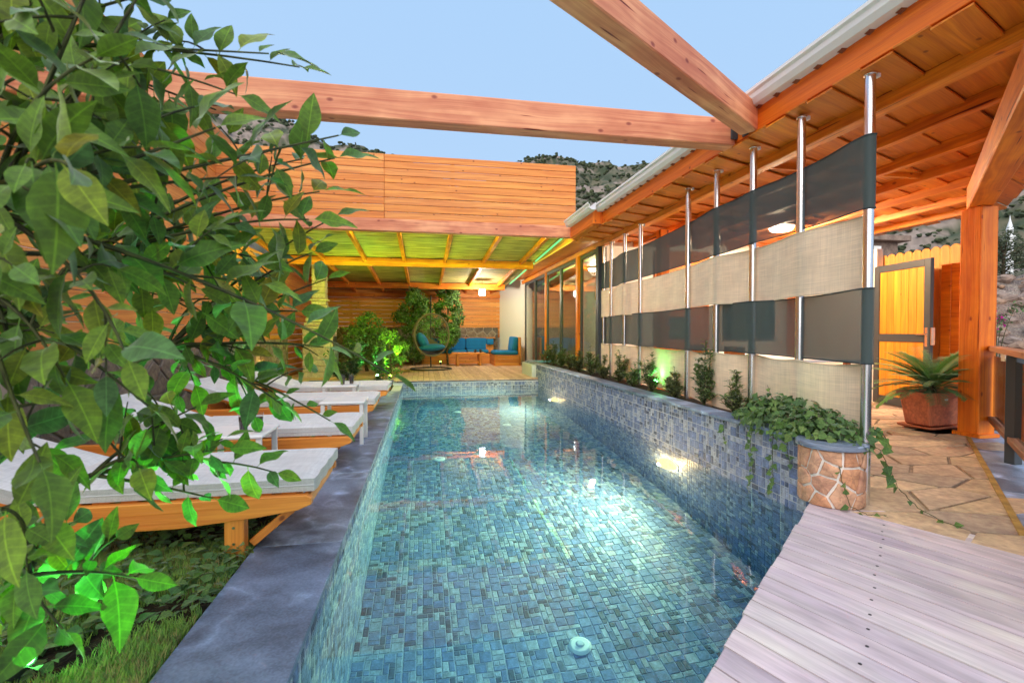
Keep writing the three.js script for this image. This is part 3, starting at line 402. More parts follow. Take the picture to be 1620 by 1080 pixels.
// ---------- house ----------
reseed(500);
const house = thing('house', 'low timber house with orange eaves along the right of the pool', 'house', [5.3, 0, 9]);
{
  const A = 69 * Math.PI / 180, d = [Math.sin(A), Math.cos(A)], n = [Math.cos(A), -Math.sin(A)];
  const roofPlan = [[2.70, 1.0], [2.70, 8.45], [7.6, 8.45], [7.6, 5.2], [5.95, 3.75]];
  let k = 0; for (let s = -8.5; s < 2.4; s += 0.2) { let p = clip(roofPlan, -n[0], -n[1], -s - 0.002); p = clip(p, n[0], n[1], s + 0.199); if (p.length < 3) continue; const y = 2.728 + (k % 2) * 0.02 + rr(-0.002, 0.002); prism(house, 'soffit_board', M.soffit[Math.floor(R() * 3)], p, y, y + 0.014, A); k++; }
  prism(house, 'roof_deck', M.beam, [[2.76, 1.02], [2.76, 8.5], [7.62, 8.5], [7.62, 5.1], [5.95, 3.68]], 2.845, 2.95, 0);
  prism(house, 'roof_deck', M.beam, [[3.0, 8.5], [3.0, 19], [9, 19], [9, 8.5]], 2.845, 2.95, 0);
  // clay tiles along the eave and the far edge
  const tm = mat([0.5, 0.17, 0.08], { map: rep(T.stone, 2, 2), roughness: 0.85 }), tg = new THREE.CylinderGeometry(0.09, 0.075, 0.42, 10, 1, true, -Math.PI / 2, Math.PI);
  for (let f = 1.2; f < 8.4; f += 0.2) { const t = put(house, 'roof_tile', tg, tm, [2.9, 3.0, f]); t.rotation.set(0, 0, Math.PI / 2 - 0.12); }
  for (let f = 5.3; f < 8.4; f += 0.2) { const t = put(house, 'roof_tile', tg, tm, [7.56, 2.93, f]); t.rotation.set(0, 0, Math.PI / 2 + 0.2); }
  for (let s = 0; s < 4.7; s += 0.2) { const t = put(house, 'roof_tile', tg, tm, [2.9 + s * 0.763, 2.93, 1.12 + s * 0.647], 0); t.rotation.set(0, -0.7, 0); t.rotateX(1.4); }
  // fascia boards and the plate beam over the screen and the glass wall
  bx(house, 'fascia_board', M.fascia, 2.72, 2.755, 2.765, 2.985, 1.0, 3.72, 0.004); bx(house, 'fascia_board', M.fascia, 2.721, 2.756, 2.765, 2.985, 3.725, 7.2, 0.004); bx(house, 'fascia_board', M.fascia, 2.57, 2.605, 2.765, 2.985, 7.2, 8.34, 0.004); bx(house, 'fascia_return', M.fascia, 2.57, 2.755, 2.765, 2.985, 7.165, 7.199, 0.004);
  prism(house, 'soffit_board', M.soffit[0], [[2.58, 7.21], [2.695, 7.21], [2.695, 8.34], [2.58, 8.34]], 2.745, 2.761, 0);
  bar(house, 'plate_beam', M.joist, [3.2, 2.7, 1.72], [3.2, 2.7, 15.5], 0.12, 0.1, 0.006);
  for (const x of [3.82, 4.47, 5.07, 5.72, 6.4, 7.05]) bar(house, 'joist', M.joist, [x, 2.7, Math.max(1.75 + (x - 2.9) * 0.86, 1.75) - 0.3], [x, 2.7, 8.4], 0.07, 0.1, 0.005);
  for (const f of [4.2, 6.3]) for (let k = 0; k < 5; k++) { const x = [3.26, 3.855, 4.505, 5.105, 5.755][k], x1 = [3.785, 4.435, 5.035, 5.685, 6.365][k]; if (f > 4.6 || x < 5) bx(house, 'blocking', M.soffit[k % 3], x, x1, 2.68, 2.75, f, f + 0.04, 0.003); }
  bar(house, 'ridge_beam', M.joist, [5.84, 2.525, 4.24], [2.6, 2.525, 1.49], 0.2, 0.25, 0.008);
  bx(house, 'post', M.post, 5.65, 5.86, -0.02, 2.4, 4.07, 4.28, 0.008); bx(house, 'post_foot', M.post, 5.62, 5.89, 0.0, 0.04, 4.04, 4.31, 0.006);
  bx(house, 'post', M.post, 3.53, 3.68, -0.02, 2.65, 6.85, 7.0, 0.006); bx(house, 'post', M.post, 6.95, 7.1, -0.02, 2.65, 8.2, 8.35, 0.006);
  // soffit and inner fascia over the glass wall
  for (let f = 8.5; f < 15.5; f += 0.5) bx(house, 'soffit_board', M.soffit[Math.floor(R() * 3)], 2.74, 3.14, 2.79, 2.806, f, f + 0.497, 0.003, 0);
  bx(house, 'inner_fascia', M.panel[1], 2.70, 2.735, 2.76, 2.99, 8.5, 15.5, 0.004);
  bx(house, 'wall_fill', M.joist, 3.14, 3.26, 2.81, 2.845, 1.9, 15.6, 0.002);
  // walls of the room behind the glass and of the veranda's end
  bx(house, 'wall', M.plaster, 3.27, 9.0, -0.6, 2.84, 8.4, 8.55, 0.004); bx(house, 'wall', M.plaster, 9.0, 9.15, -0.6, 2.84, 8.4, 19, 0.004); bx(house, 'wall', M.plaster, 3.2, 9.0, -0.6, 2.84, 18.85, 19, 0.004); bx(house, 'wall', M.plaster, 7.0, 7.12, -0.6, 2.4, 6.5, 8.4, 0.004);
  prism(house, 'wall', M.plaster, [[3.2, 15.5], [3.3, 15.62], [2.72, 16.9], [2.52, 16.9]], -0.3, 2.84, 0); bx(house, 'wall', M.plaster, 3.2, 3.32, -0.3, 2.66, 15.2, 15.5, 0.004); bx(house, 'wall', M.plaster, 3.26, 3.36, -0.3, 2.84, 15.62, 18.85, 0.004);
  bx(house, 'room_floor', M.deckWarm[0], 3.16, 9.0, -0.1, 0.075, 8.55, 15.5, 0.002); bx(house, 'partition', M.plaster, 5.4, 5.5, 0.075, 2.84, 11.3, 18.8, 0.004);
  for (let k = 0; k < 10; k++) bx(house, 'ceiling_board', M.soffit[k % 3], 3.3, 8.95, 2.8, 2.82, 8.6 + k * 0.7, 9.296 + k * 0.7, 0.003, 0);
  bx(house, 'cladding', M.soffit[1], 4.2, 5.3, 0.0, 2.6, 8.36, 8.4, 0.004, 1);
  bx(house, 'picture_frame', M.dark, 4.4, 4.8, 0.98, 1.38, 8.335, 8.36, 0.004); bx(house, 'picture', mat([0.35, 0.36, 0.34], { map: T.marble, roughness: 0.6 }), 4.47, 4.73, 1.05, 1.31, 8.33, 8.336, 0.001);
  for (const [x0, x1] of [[5.6, 6.7]]) { bx(house, 'window_frame', M.dark, x0, x1, 0.95, 2.1, 8.36, 8.4, 0.004); bx(house, 'window_pane', M.tinted, x0 + 0.06, x1 - 0.06, 1.01, 2.04, 8.345, 8.36, 0.002); }
}
// ---------- gutters ----------
function gutter(x, f0, f1, label) {
  const s = new THREE.Shape(); [[0, 0.135], [0, 0.0], [-0.075, 0.0], [-0.105, 0.045], [-0.108, 0.09], [-0.13, 0.105], [-0.13, 0.135], [-0.122, 0.135], [-0.122, 0.11], [-0.1, 0.097], [-0.098, 0.05], [-0.072, 0.007], [-0.007, 0.007], [-0.007, 0.135]].forEach(([a, b], k) => (k ? s.lineTo(a, b) : s.moveTo(a, b)));
  const g = new THREE.ExtrudeGeometry(s, { depth: f1 - f0, bevelEnabled: false }); g.scale(1, 0.8, 1); g.computeVertexNormals(); return tag(put(scene, 'rain_gutter', g, M.white, [x, 2.945, f1]), label, 'gutter', 'white gutters along the eave');
}
gutter(2.718, 0.9, 3.71, 'white rain gutter on the eave nearest the camera'); gutter(2.718, 4.2, 7.16, 'white rain gutter on the middle stretch of the eave'); gutter(2.568, 7.03, 8.3, 'short white rain gutter stepping out beside the timber panel');
// ---------- pergola beams ----------
{
  const t = thing('timber_beam', 'pinkish timber beam crossing above the pool from side to side', 'beam', [-0.2, 2.74, 3.97], 'pergola beams over the pool'); bar(t, 'beam', M.beam, [-3.25, 2.86, 3.97], [2.71, 2.86, 3.97], 0.15, 0.235, 0.008); bx(t, 'bracket', M.dark, 2.66, 2.72, 2.79, 2.9, 3.875, 3.893, 0.002);
  const u = thing('timber_beam', 'timber beam slanting up and out of the top of the picture', 'beam', [-0.2, 2.76, 1.8], 'pergola beams over the pool'); bar(u, 'beam', M.beam, [-3.3, 2.875, -0.28], [2.69, 2.875, 3.69], 0.15, 0.22, 0.008); bx(u, 'bracket', M.dark, 2.705, 2.719, 2.775, 2.92, 3.73, 3.8, 0.002);
}
// ---------- terrace roof, timber screen above it ----------
const roofY = (f) => 2.985 - 0.055 * (f - 8.4);
{
  const t = thing('terrace_roof', 'reed matting roof on timber rafters over the far terrace', 'roof', [-0.2, 2.6, 12]);
  bx(t, 'front_beam', M.beam, -3.25, 2.66, 2.78, 2.985, 8.36, 8.5, 0.008, 0);
  for (const [f, x1] of [[11.5, 2.62], [15.1, 2.52]]) bx(t, 'beam', M.joist, -3.2, x1, roofY(f) - 0.2, roofY(f) - 0.02, f, f + 0.12, 0.006, 0);
  bx(t, 'beam', M.joist, -3.2, 2.6, 2.26, 2.38, 16.6, 16.7, 0.006, 0);
  for (const x of [-3.1, -2.2, -1.3, -0.43, 0.5, 1.41, 2.3]) bar(t, 'rafter', M.joist, [x, roofY(8.5) - 0.055, 8.5], [x, roofY(16.8) - 0.055, 16.8], 0.07, 0.1, 0.004);
  const g = new Geo(); g.poly([[-3.2, roofY(8.5), -8.5], [2.62, roofY(8.5), -8.5], [2.62, roofY(16.9), -16.9], [-3.2, roofY(16.9), -16.9]], [[0, 0], [5.8, 0], [5.8, 8.4], [0, 8.4]], null, [0, -1, 0]); g.poly([[-3.2, roofY(8.5) + 0.03, -8.5], [2.62, roofY(8.5) + 0.03, -8.5], [2.62, roofY(16.9) + 0.03, -16.9], [-3.2, roofY(16.9) + 0.03, -16.9]], [[0, 0], [5.8, 0], [5.8, 8.4], [0, 8.4]], null, [0, 1, 0]);
  put(t, 'reed_mat', g.build(), M.reed); bx(t, 'roof_cover', M.beam, -3.2, 2.95, 3.0, 3.03, 8.52, 16.95, 0.002);
  const s = thing('timber_screen', 'orange plank screen standing on the front beam of the terrace roof', 'screen', [0, 2.985, 8.43]); const h = 0.1195;
  for (let k = 0; k < 9; k++) for (const [x0, x1] of [[-3.2, -0.635], [-0.63, 2.68]]) bx(s, 'plank', M.panel[Math.floor(R() * 3)], x0, x1, 2.988 + k * h, 2.988 + (k + 1) * h - rr(0.006, 0.009), 8.375 + rr(0, 0.003), 8.4, 0.005, 0);
  for (const x of [-2.9, -1.8, -0.63, 0.5, 1.6, 2.6]) bx(s, 'batten', M.beam, x - 0.03, x + 0.03, 2.988, 4.05, 8.402, 8.45, 0.003);
}
// ---------- fences ----------
{
  const t = thing('timber_fence', 'tall plank fence along the left side behind the lemon tree', 'fence', [-3.2, 0, 5]);
  for (let k = 0; k < 29; k++) for (const [f0, f1] of [[-0.6, 4.3], [4.304, 9.3]]) bx(t, 'plank', M.panel[Math.floor(R() * 3)], -3.225, -3.2 + rr(-0.003, 0.003), 0.0 + k * 0.15, k * 0.15 + 0.142, f0, f1, 0.005, 2);
  for (let f = 0; f < 9.4; f += 1.9) bx(t, 'post', M.beam, -3.33, -3.23, -0.03, 4.3, f, f + 0.1, 0.004);
  const u = thing('timber_fence', 'brown plank fence at the side of the terrace behind the barbecue', 'fence', [-3.2, 0, 13]); for (let k = 0; k < 18; k++) bx(u, 'plank', M.sofaWood[Math.floor(R() * 3)], -3.225, -3.2, k * 0.15, k * 0.15 + 0.143, 9.305, 16.85, 0.005, 2);
  const b = thing('timber_fence', 'plank wall closing the back of the terrace behind the blue sofa', 'fence', [0, 1, 16.75]); for (let k = 0; k < 13; k++) for (const [x0, x1] of [[-3.2, -0.4], [-0.396, 2.62]]) bx(b, 'plank', M.panel[Math.floor(R() * 3)], x0, x1, 0.9 + k * 0.135, 0.9 + k * 0.135 + 0.127, 16.72 + rr(0, 0.003), 16.75, 0.005, 0);
  for (const x of [-2.4, -1.0, 0.6, 2.3]) bx(b, 'post', M.beam, x, x + 0.09, 0, 2.6, 16.76, 16.85, 0.004);
}
const mortar = mat([0.34, 0.3, 0.26], { roughness: 1 });
function stoneWall(name, label, cat, along, a0, a1, y0, y1, at, th, sd, cols) {     // a wall of rough stones; along 'x' or 'f'
  reseed(sd); const p = along === 'x' ? [(a0 + a1) / 2, y0, at] : [at, y0, (a0 + a1) / 2], t = thing(name, label, cat, p); const ms = cols.map((c) => mat(c, { map: rep(T.stone, 1.5, 1.5), bumpMap: rep(T.grain, 1.5, 1.5), bumpScale: 0.012, roughness: 0.9 })), W = a1 - a0, H = y1 - y0;
  const core = along === 'x' ? bx(t, 'mortar_core', mortar, a0, a1, y0, y1 - 0.01, at, at + th, 0.01) : bx(t, 'mortar_core', mortar, at - th, at, y0, y1 - 0.01, a0, a1, 0.01);
  const sites = []; for (let k = 0; k < 3000 && sites.length < 120; k++) { const s = [rr(0, W), rr(0, H)]; if (sites.every((q) => Math.hypot(q[0] - s[0], (q[1] - s[1]) * 1.3) > 0.2 + 0.12 * hash(k, 1, sd))) sites.push(s); }
  for (const c of voronoi([[0, 0], [W, 0], [W, H], [0, H]], sites, 0.025)) {
    const pr = rr(0.01, 0.025), o = put(t, 'stone', prismGeo(c.map(([x, y]) => [x, y]), 0, pr, 0, [R(), R()], 0.008), ms[Math.floor(R() * ms.length)]);
    // prism stands on its own ground plane (x, up = thickness, f = height): turn it upright
    if (along === 'x') { o.position.set(a0 - p[0], y0 - p[1], -(at - p[2])); o.quaternion.setFromRotationMatrix(new M4().makeBasis(new V3(1, 0, 0), new V3(0, 0, 1), new V3(0, -1, 0))); }
    else { o.position.set(at - p[0], y0 - p[1], -(a0 - p[2])); o.quaternion.setFromRotationMatrix(new M4().makeBasis(new V3(0, 0, -1), new V3(1, 0, 0), new V3(0, -1, 0))); }
  }
  return t;
}
stoneWall('stone_wall', 'low rubble stone wall behind the blue sofa', 'wall', 'x', -3.1, 2.5, 0.0, 1.25, 16.45, 0.22, 601, [[0.36, 0.3, 0.25], [0.28, 0.25, 0.22], [0.5, 0.42, 0.33]]);
stoneWall('stone_wall', 'low rubble stone wall along the left fence beyond the sun loungers', 'wall', 'f', 4.2, 11.4, -0.05, 0.95, -2.95, 0.22, 603, [[0.5, 0.42, 0.33], [0.42, 0.35, 0.27], [0.58, 0.5, 0.4]]);
// ---------- terrace floor ----------
{
  reseed(620); const t = struct('terrace_deck', 'warm timber deck of the far terrace'); let k = 0;
  for (let x = -0.62; x < 3.15; x += 0.124) { const f1 = x > 2.4 ? 16.4 : 16.44; bx(t, 'deck_board', M.deckWarm[Math.floor(R() * 3)], x, Math.min(x + 0.118, 3.155), 0.056, 0.08 + rr(-0.001, 0.001), WF1 - 0.02, f1, 0.003, 2); k++; }
  bx(t, 'deck_base', M.soil, -0.62, 3.16, -0.55, 0.05, WF1 + 0.205, 16.42, 0.002);
  for (let f = 11.2; f < 16.4; f += 0.13) bx(t, 'deck_board', M.deckWarm[Math.floor(R() * 3)], -3.15, -0.624, 0.02, 0.045, f, f + 0.124, 0.003, 0);
}
// ---------- planter beside the glass wall ----------
prism(scene, 'planter_soil', M.soil, [[2.665, 2.95], [2.79, 2.62], [2.9, 3.0], [3.2, 7.6], [3.19, 11.8], [2.665, 11.8]], 0.0, 0.34, 0, [0, 0]).userData = { label: 'dark soil filling the raised planter', kind: 'structure' };
bx(scene, 'planter_back_wall', M.plaster, 3.16, 3.2, -0.3, 0.34, 8.5, 11.8, 0.004).userData = { label: 'low plastered wall at the back of the raised planter', kind: 'structure' };
bx(scene, 'planter_end', M.marble[1], 2.56, 3.16, 0.07, 0.388, 11.82, 11.95, 0.006).userData = { label: 'stone end of the raised planter', kind: 'structure' };
{ // kerb wall under the front part of the woven screen
  const p0 = [2.86, 3.0], p1 = [3.24, 8.38]; bar(scene, 'planter_kerb', M.plaster, [p0[0] + 0.06, 0.14, p0[1]], [p1[0] + 0.02, 0.14, p1[1]], 0.07, 0.36, 0.004).userData = { label: 'low plastered kerb under the woven screen', kind: 'structure' };
}
// ---------- glass doors ----------
function glassDoor(f0, f1, label, o = {}) {
  const t = thing('glass_door', label, 'glass door', [3.2, 0.075, (f0 + f1) / 2], 'glass doors of the house'), w = 0.06, x0 = o.x ?? 3.17, x1 = x0 + 0.05;
  bx(t, 'stile', M.dark, x0, x1, 0.075, 2.648, f0, f0 + w, 0.003); bx(t, 'stile', M.dark, x0, x1, 0.075, 2.648, f1 - w, f1, 0.003); bx(t, 'rail', M.dark, x0, x1, 0.076, 0.16, f0 + w, f1 - w, 0.003); bx(t, 'rail', M.dark, x0, x1, 2.57, 2.647, f0 + w, f1 - w, 0.003);
  bx(t, 'pane', M.glass, x0 + 0.02, x0 + 0.026, 0.162, 2.568, f0 + w + 0.001, f1 - w - 0.001, 0.001);
}
glassDoor(8.57, 9.6, 'glass door between the woven screen and the orange post'); glassDoor(9.78, 11.05, 'glass door just beyond the orange post'); glassDoor(11.06, 12.35, 'glass door beside the slim timber mullion'); glassDoor(12.5, 13.7, 'glass door beyond the slim timber mullion'); glassDoor(13.72, 15.15, 'glass door farthest back beside the white wall');
bx(scene, 'door_post', M.post, 3.12, 3.24, 0.0, 2.65, 9.63, 9.75, 0.005).userData = { label: 'orange timber post between the first two glass doors', category: 'post' };
bx(scene, 'door_post', M.post, 3.14, 3.22, 0.0, 2.65, 12.38, 12.47, 0.004).userData = { label: 'slim timber mullion between the far glass doors', category: 'post' };
bx(scene, 'corner_pillar', M.dark, 3.12, 3.26, 0.0, 2.65, 8.41, 8.55, 0.004).userData = { label: 'dark metal corner frame where the woven screen ends', category: 'frame' };
{ // curtain and the room's lamp behind the glass
  const pleat = (x, f0, f1, y0, y1, m, name, label) => { const g = new Geo(), N = 60; for (let k = 0; k <= N; k++) { const t = k / N, f = lerp(f0, f1, t), d = Math.sin(t * (f1 - f0) * 55) * 0.03; for (const y of [y0, y1]) g.v(x + d * (y === y0 ? 1 : 0.8), y, -f, -1, 0, 0, f * 2, y * 2); } for (let k = 0; k < N; k++) { const a = k * 2; g.i.push(a, a + 1, a + 2, a + 1, a + 3, a + 2); } return tag(put(scene, name, g.build(true), m), label, 'curtain'); };
  pleat(3.42, 13.2, 14.5, 0.1, 2.7, phys([0.1, 0.09, 0.16], { transmission: 0.25, thickness: 0, roughness: 1, side: THREE.DoubleSide }), 'curtain', 'dark curtain hanging behind the far glass door');
  pleat(5.3, 10.8, 14.6, 2.1, 2.62, phys([0.8, 0.5, 0.06], { transmission: 0.3, thickness: 0, roughness: 1, side: THREE.DoubleSide }), 'valance', 'golden yellow valance high on the inner wall of the room');
  const t = thing('ceiling_lamp', 'round ceiling lamp inside the room behind the glass doors', 'ceiling lamp', [4.4, 2.8, 12.2]); cyl(t, 'base', M.white, 4.4, 12.2, 2.76, 2.8, 0.17); cyl(t, 'diffuser', glow([1, 0.78, 0.5], 6), 4.4, 12.2, 2.7, 2.76, 0.13, 0.15); lamp([1, 0.78, 0.52], 5, [4.4, 2.68, 12.2], 5);
}
// ---------- woven screen: steel poles and cloth bands ----------
const poles = [[2.781, 2.646, 2.735], [2.827, 3.265, 2.735], [2.871, 3.87, 2.735], [2.916, 4.479, 2.735], [2.961, 5.097, 2.735], [3.068, 6.558, 2.65], [3.118, 7.232, 2.65], [3.168, 7.908, 2.65], [3.203, 8.36, 2.65]];
poles.forEach(([x, f, top], k) => { const t = thing('steel_pole', ['nearest', 'second', 'third', 'fourth', 'fifth', 'sixth', 'seventh', 'eighth', 'farthest'][k] + ' steel pole of the woven screen, counted from the potted palm', 'pole', [x, 0, f], 'steel poles of the woven screen'); const p = cyl(t, 'tube', M.steel, x, f, 0.0, top, 0.03, 0.03, 24); cyl(t, 'collar', M.chrome, x, f, top - 0.02, top - 0.004, 0.037); bx(t, 'clip', M.white, x + 0.035, x + 0.06, top - 0.03, top, f - 0.02, f + 0.01, 0.003); });
{
  const order = [1, -1, 1, 1, -1, -1, 1, -1, -1], bands = [
    [2.345, 1.875, [1, -1, 1, 1, -1, -1, 1, -1, 1], M.netDark, 'net_band', 'uppermost dark green net band of the woven screen'], [1.85, 1.372, [-1, 1, -1, 1, -1, -1, 1, -1, 1], M.netBeige, 'cloth_band', 'upper beige cloth band of the woven screen'],
    [1.375, 0.9, [1, -1, 1, -1, 1, 1, -1, 1, -1], M.netDark, 'net_band', 'lower dark green net band of the woven screen'], [0.9, 0.36, [-1, 1, -1, 1, -1, -1, 1, -1, 1], M.netBeige, 'cloth_band', 'lowest beige cloth band of the woven screen behind the shrubs']];
  bands.forEach(([y1, y0, side, m, name, label], b) => {
    const g = new Geo(), hem = new Geo(), pts = []; let s = 0; const px = poles.map((p) => [p[0], p[1]]); px.push([3.21, 8.42]); const sd = [...side, side[8]];
    for (let k = 0; k + 1 < px.length; k++) for (let j = 0; j < 14; j++) { const t = j / 14, e = 0.5 - 0.5 * Math.cos(Math.PI * t), o = lerp(sd[k], sd[k + 1], e) * 0.033; pts.push([lerp(px[k][0], px[k + 1][0], t) - o, lerp(px[k][1], px[k + 1][1], t), Math.sin(Math.PI * t), k + t]); }
    if (sd[0] > 0) pts.unshift([px[0][0] + 0.034, px[0][1] - 0.012, 0, 0], [px[0][0] + 0.012, px[0][1] - 0.038, 0, 0], [px[0][0] - 0.022, px[0][1] - 0.03, 0, 0]);
    const N = 8; pts.forEach((p, k) => { if (k) s += Math.hypot(p[0] - pts[k - 1][0], p[1] - pts[k - 1][1]); const sagT = (b === 3 ? -0.02 : -0.005) * p[2] + 0.007 * Math.sin(p[3] * 2.1 + b), sagB = (b === 2 ? 0.004 : -0.006) * p[2] + 0.008 * Math.sin(p[3] * 1.7 + b * 2); for (let j = 0; j <= N; j++) { const t = j / N, wob = 0.003 * Math.sin(p[3] * 7 + t * 4 + b) * p[2]; g.v(p[0] + wob, lerp(y0 + sagB, y1 + sagT, t), -p[1], -1, 0, 0, s, lerp(y0, y1, t)); } p.push(y0 + sagB, y1 + sagT); });
    for (let k = 0; k + 1 < pts.length; k++) for (let j = 0; j < N; j++) { const a = k * (N + 1) + j; g.i.push(a, a + N + 1, a + 1, a + 1, a + N + 1, a + N + 2); }
    const t = thing(name, label, 'screen band', [2.95, y0, 5.5], 'cloth bands of the woven screen'); put(t, 'cloth', g.build(true), m);
    const hm = m === M.netDark ? mat([0.03, 0.045, 0.05], { roughness: 0.9 }) : mat([0.7, 0.58, 0.42], { roughness: 0.9 });
    for (const e of [4, 5]) put(t, 'hem', tube(pts.map((p) => [p[0], p[e] + (e === 4 ? 0.006 : -0.006), p[1]]), 0.005, 0.005, 5).build(), hm);
  });
}

// ---------- gate, picket fence, railing ----------
{
  reseed(700); const A = [6.9, 6.42], B = [6.74, 5.44], L = Math.hypot(B[0] - A[0], B[1] - A[1]), at = (s, o = 0) => { const dx = (B[0] - A[0]) / L, df = (B[1] - A[1]) / L; return [A[0] + dx * s - df * o * -1 * -1, A[1] + df * s + dx * o]; };
  const t = thing('garden_gate', 'gate of golden planks in a dark grey metal frame, standing behind the palm', 'gate', [6.82, 0, 5.93]), y0 = 0.02, y1 = 2.1, w = 0.1;
  const seg = (name, m, s0, s1, ya, yb, th) => { const a = at((s0 + s1) / 2), o = put(t, name, cbox(s1 - s0, yb - ya, th, 0.003, yb - ya > s1 - s0 ? 1 : 0), m, [a[0], (ya + yb) / 2, a[1]]); o.rotation.y = Math.atan2(B[1] - A[1], B[0] - A[0]); return o; };
  seg('stile', M.dark, 0, w, y0, y1, 0.05); seg('stile', M.dark, L - w, L, y0, y1, 0.05); for (const [a, b] of [[y0, 0.14], [0.96, 1.07], [2.0, y1]]) seg('rail', M.dark, w, L - w, a, b, 0.048);
  const n = 6, pw = (L - 2 * w) / n; for (let k = 0; k < n; k++) for (const [a, b] of [[0.141, 0.959], [1.071, 1.999]]) seg('plank', M.yellow[Math.floor(R() * 3)], w + k * pw + 0.002, w + (k + 1) * pw - 0.002, a, b, 0.024);
  const hp = seg('lock_plate', M.chrome, L - 0.075, L - 0.03, 0.9, 1.16, 0.06); seg('handle', M.chrome, L - 0.19, L - 0.04, 1.06, 1.078, 0.11); seg('lock_plate', M.chrome, L + 0.01, L + 0.03, 0.92, 1.16, 0.05);
  // fence of round-topped pickets behind the gate
  const p = thing('picket_fence', 'fence of round-topped golden pickets behind the gate', 'fence', [7.0, 0, 5.8]); const s = new THREE.Shape(); s.moveTo(-0.062, 0); s.lineTo(0.062, 0); s.lineTo(0.062, 2.24); s.absarc(0, 2.24, 0.062, 0, Math.PI); s.lineTo(-0.062, 0);
  const pg = new THREE.ExtrudeGeometry(s, { depth: 0.02, bevelEnabled: true, bevelSize: 0.003, bevelThickness: 0.003, bevelSegments: 1, curveSegments: 8 });
  for (let k = 0; k < 13; k++) { const u = k / 12, o = put(p, 'picket', pg, k > 10 ? M.yellow[2] : M.picket, [7.16, 0.0, lerp(6.78, 5.2, u)]); o.rotation.y = -Math.PI / 2; }
  for (const y of [0.35, 1.9]) bar(p, 'rail', M.picket, [7.205, y, 6.8], [7.205, y, 5.15], 0.04, 0.09, 0.003);
  const c = thing('timber_board', 'dark orange boards between the gate and the big post', 'board', [7.0, 0, 5.3]); for (let k = 0; k < 4; k++) bar(c, 'plank', k < 2 ? M.post : M.yellow[1], [7.0, 1.0, 5.52 - k * 0.13], [7.0, 1.0, 5.52 - (k + 0.97) * 0.13], 0.03, 2.04, 0.003);
}
{
  const d = [0.761, 0.649], n = [0.649, -0.761], L = (s, o = 0.21) => [3.164 + d[0] * s + n[0] * o, 2.074 + d[1] * s + n[1] * o];
  const t = thing('glass_railing', 'dark railing with glass panels and a wooden handrail at the right edge', 'railing', [L(1.6)[0], 0, L(1.6)[1]]);
  const b = (name, m, s0, s1, y, w, h) => bar(t, name, m, [L(s0)[0], y, L(s0)[1]], [L(s1)[0], y, L(s1)[1]], w, h, 0.004);
  b('handrail', wood([0.55, 0.25, 0.09]), -1.4, 3.3, 0.93, 0.1, 0.05); b('bottom_rail', wood([0.3, 0.16, 0.09]), -1.4, 3.3, 0.2, 0.08, 0.05);
  for (const s of [-1.35, 0.3, 2.02]) { const q = L(s); bx(t, 'post', M.dark, q[0] - 0.04, q[0] + 0.04, 0.0, 0.905, q[1] - 0.04, q[1] + 0.04, 0.004); const e = L(s + 0.55); bx(t, 'clamp', M.chrome, e[0] - 0.02, e[0] + 0.02, 0.83, 0.905, e[1] - 0.02, e[1] + 0.02, 0.003); }
  for (const [a, c] of [[-1.3, 0.25], [0.36, 1.96], [2.08, 3.28]]) b('glass_panel', M.tinted, a, c, 0.545, 0.008, 0.62);
}
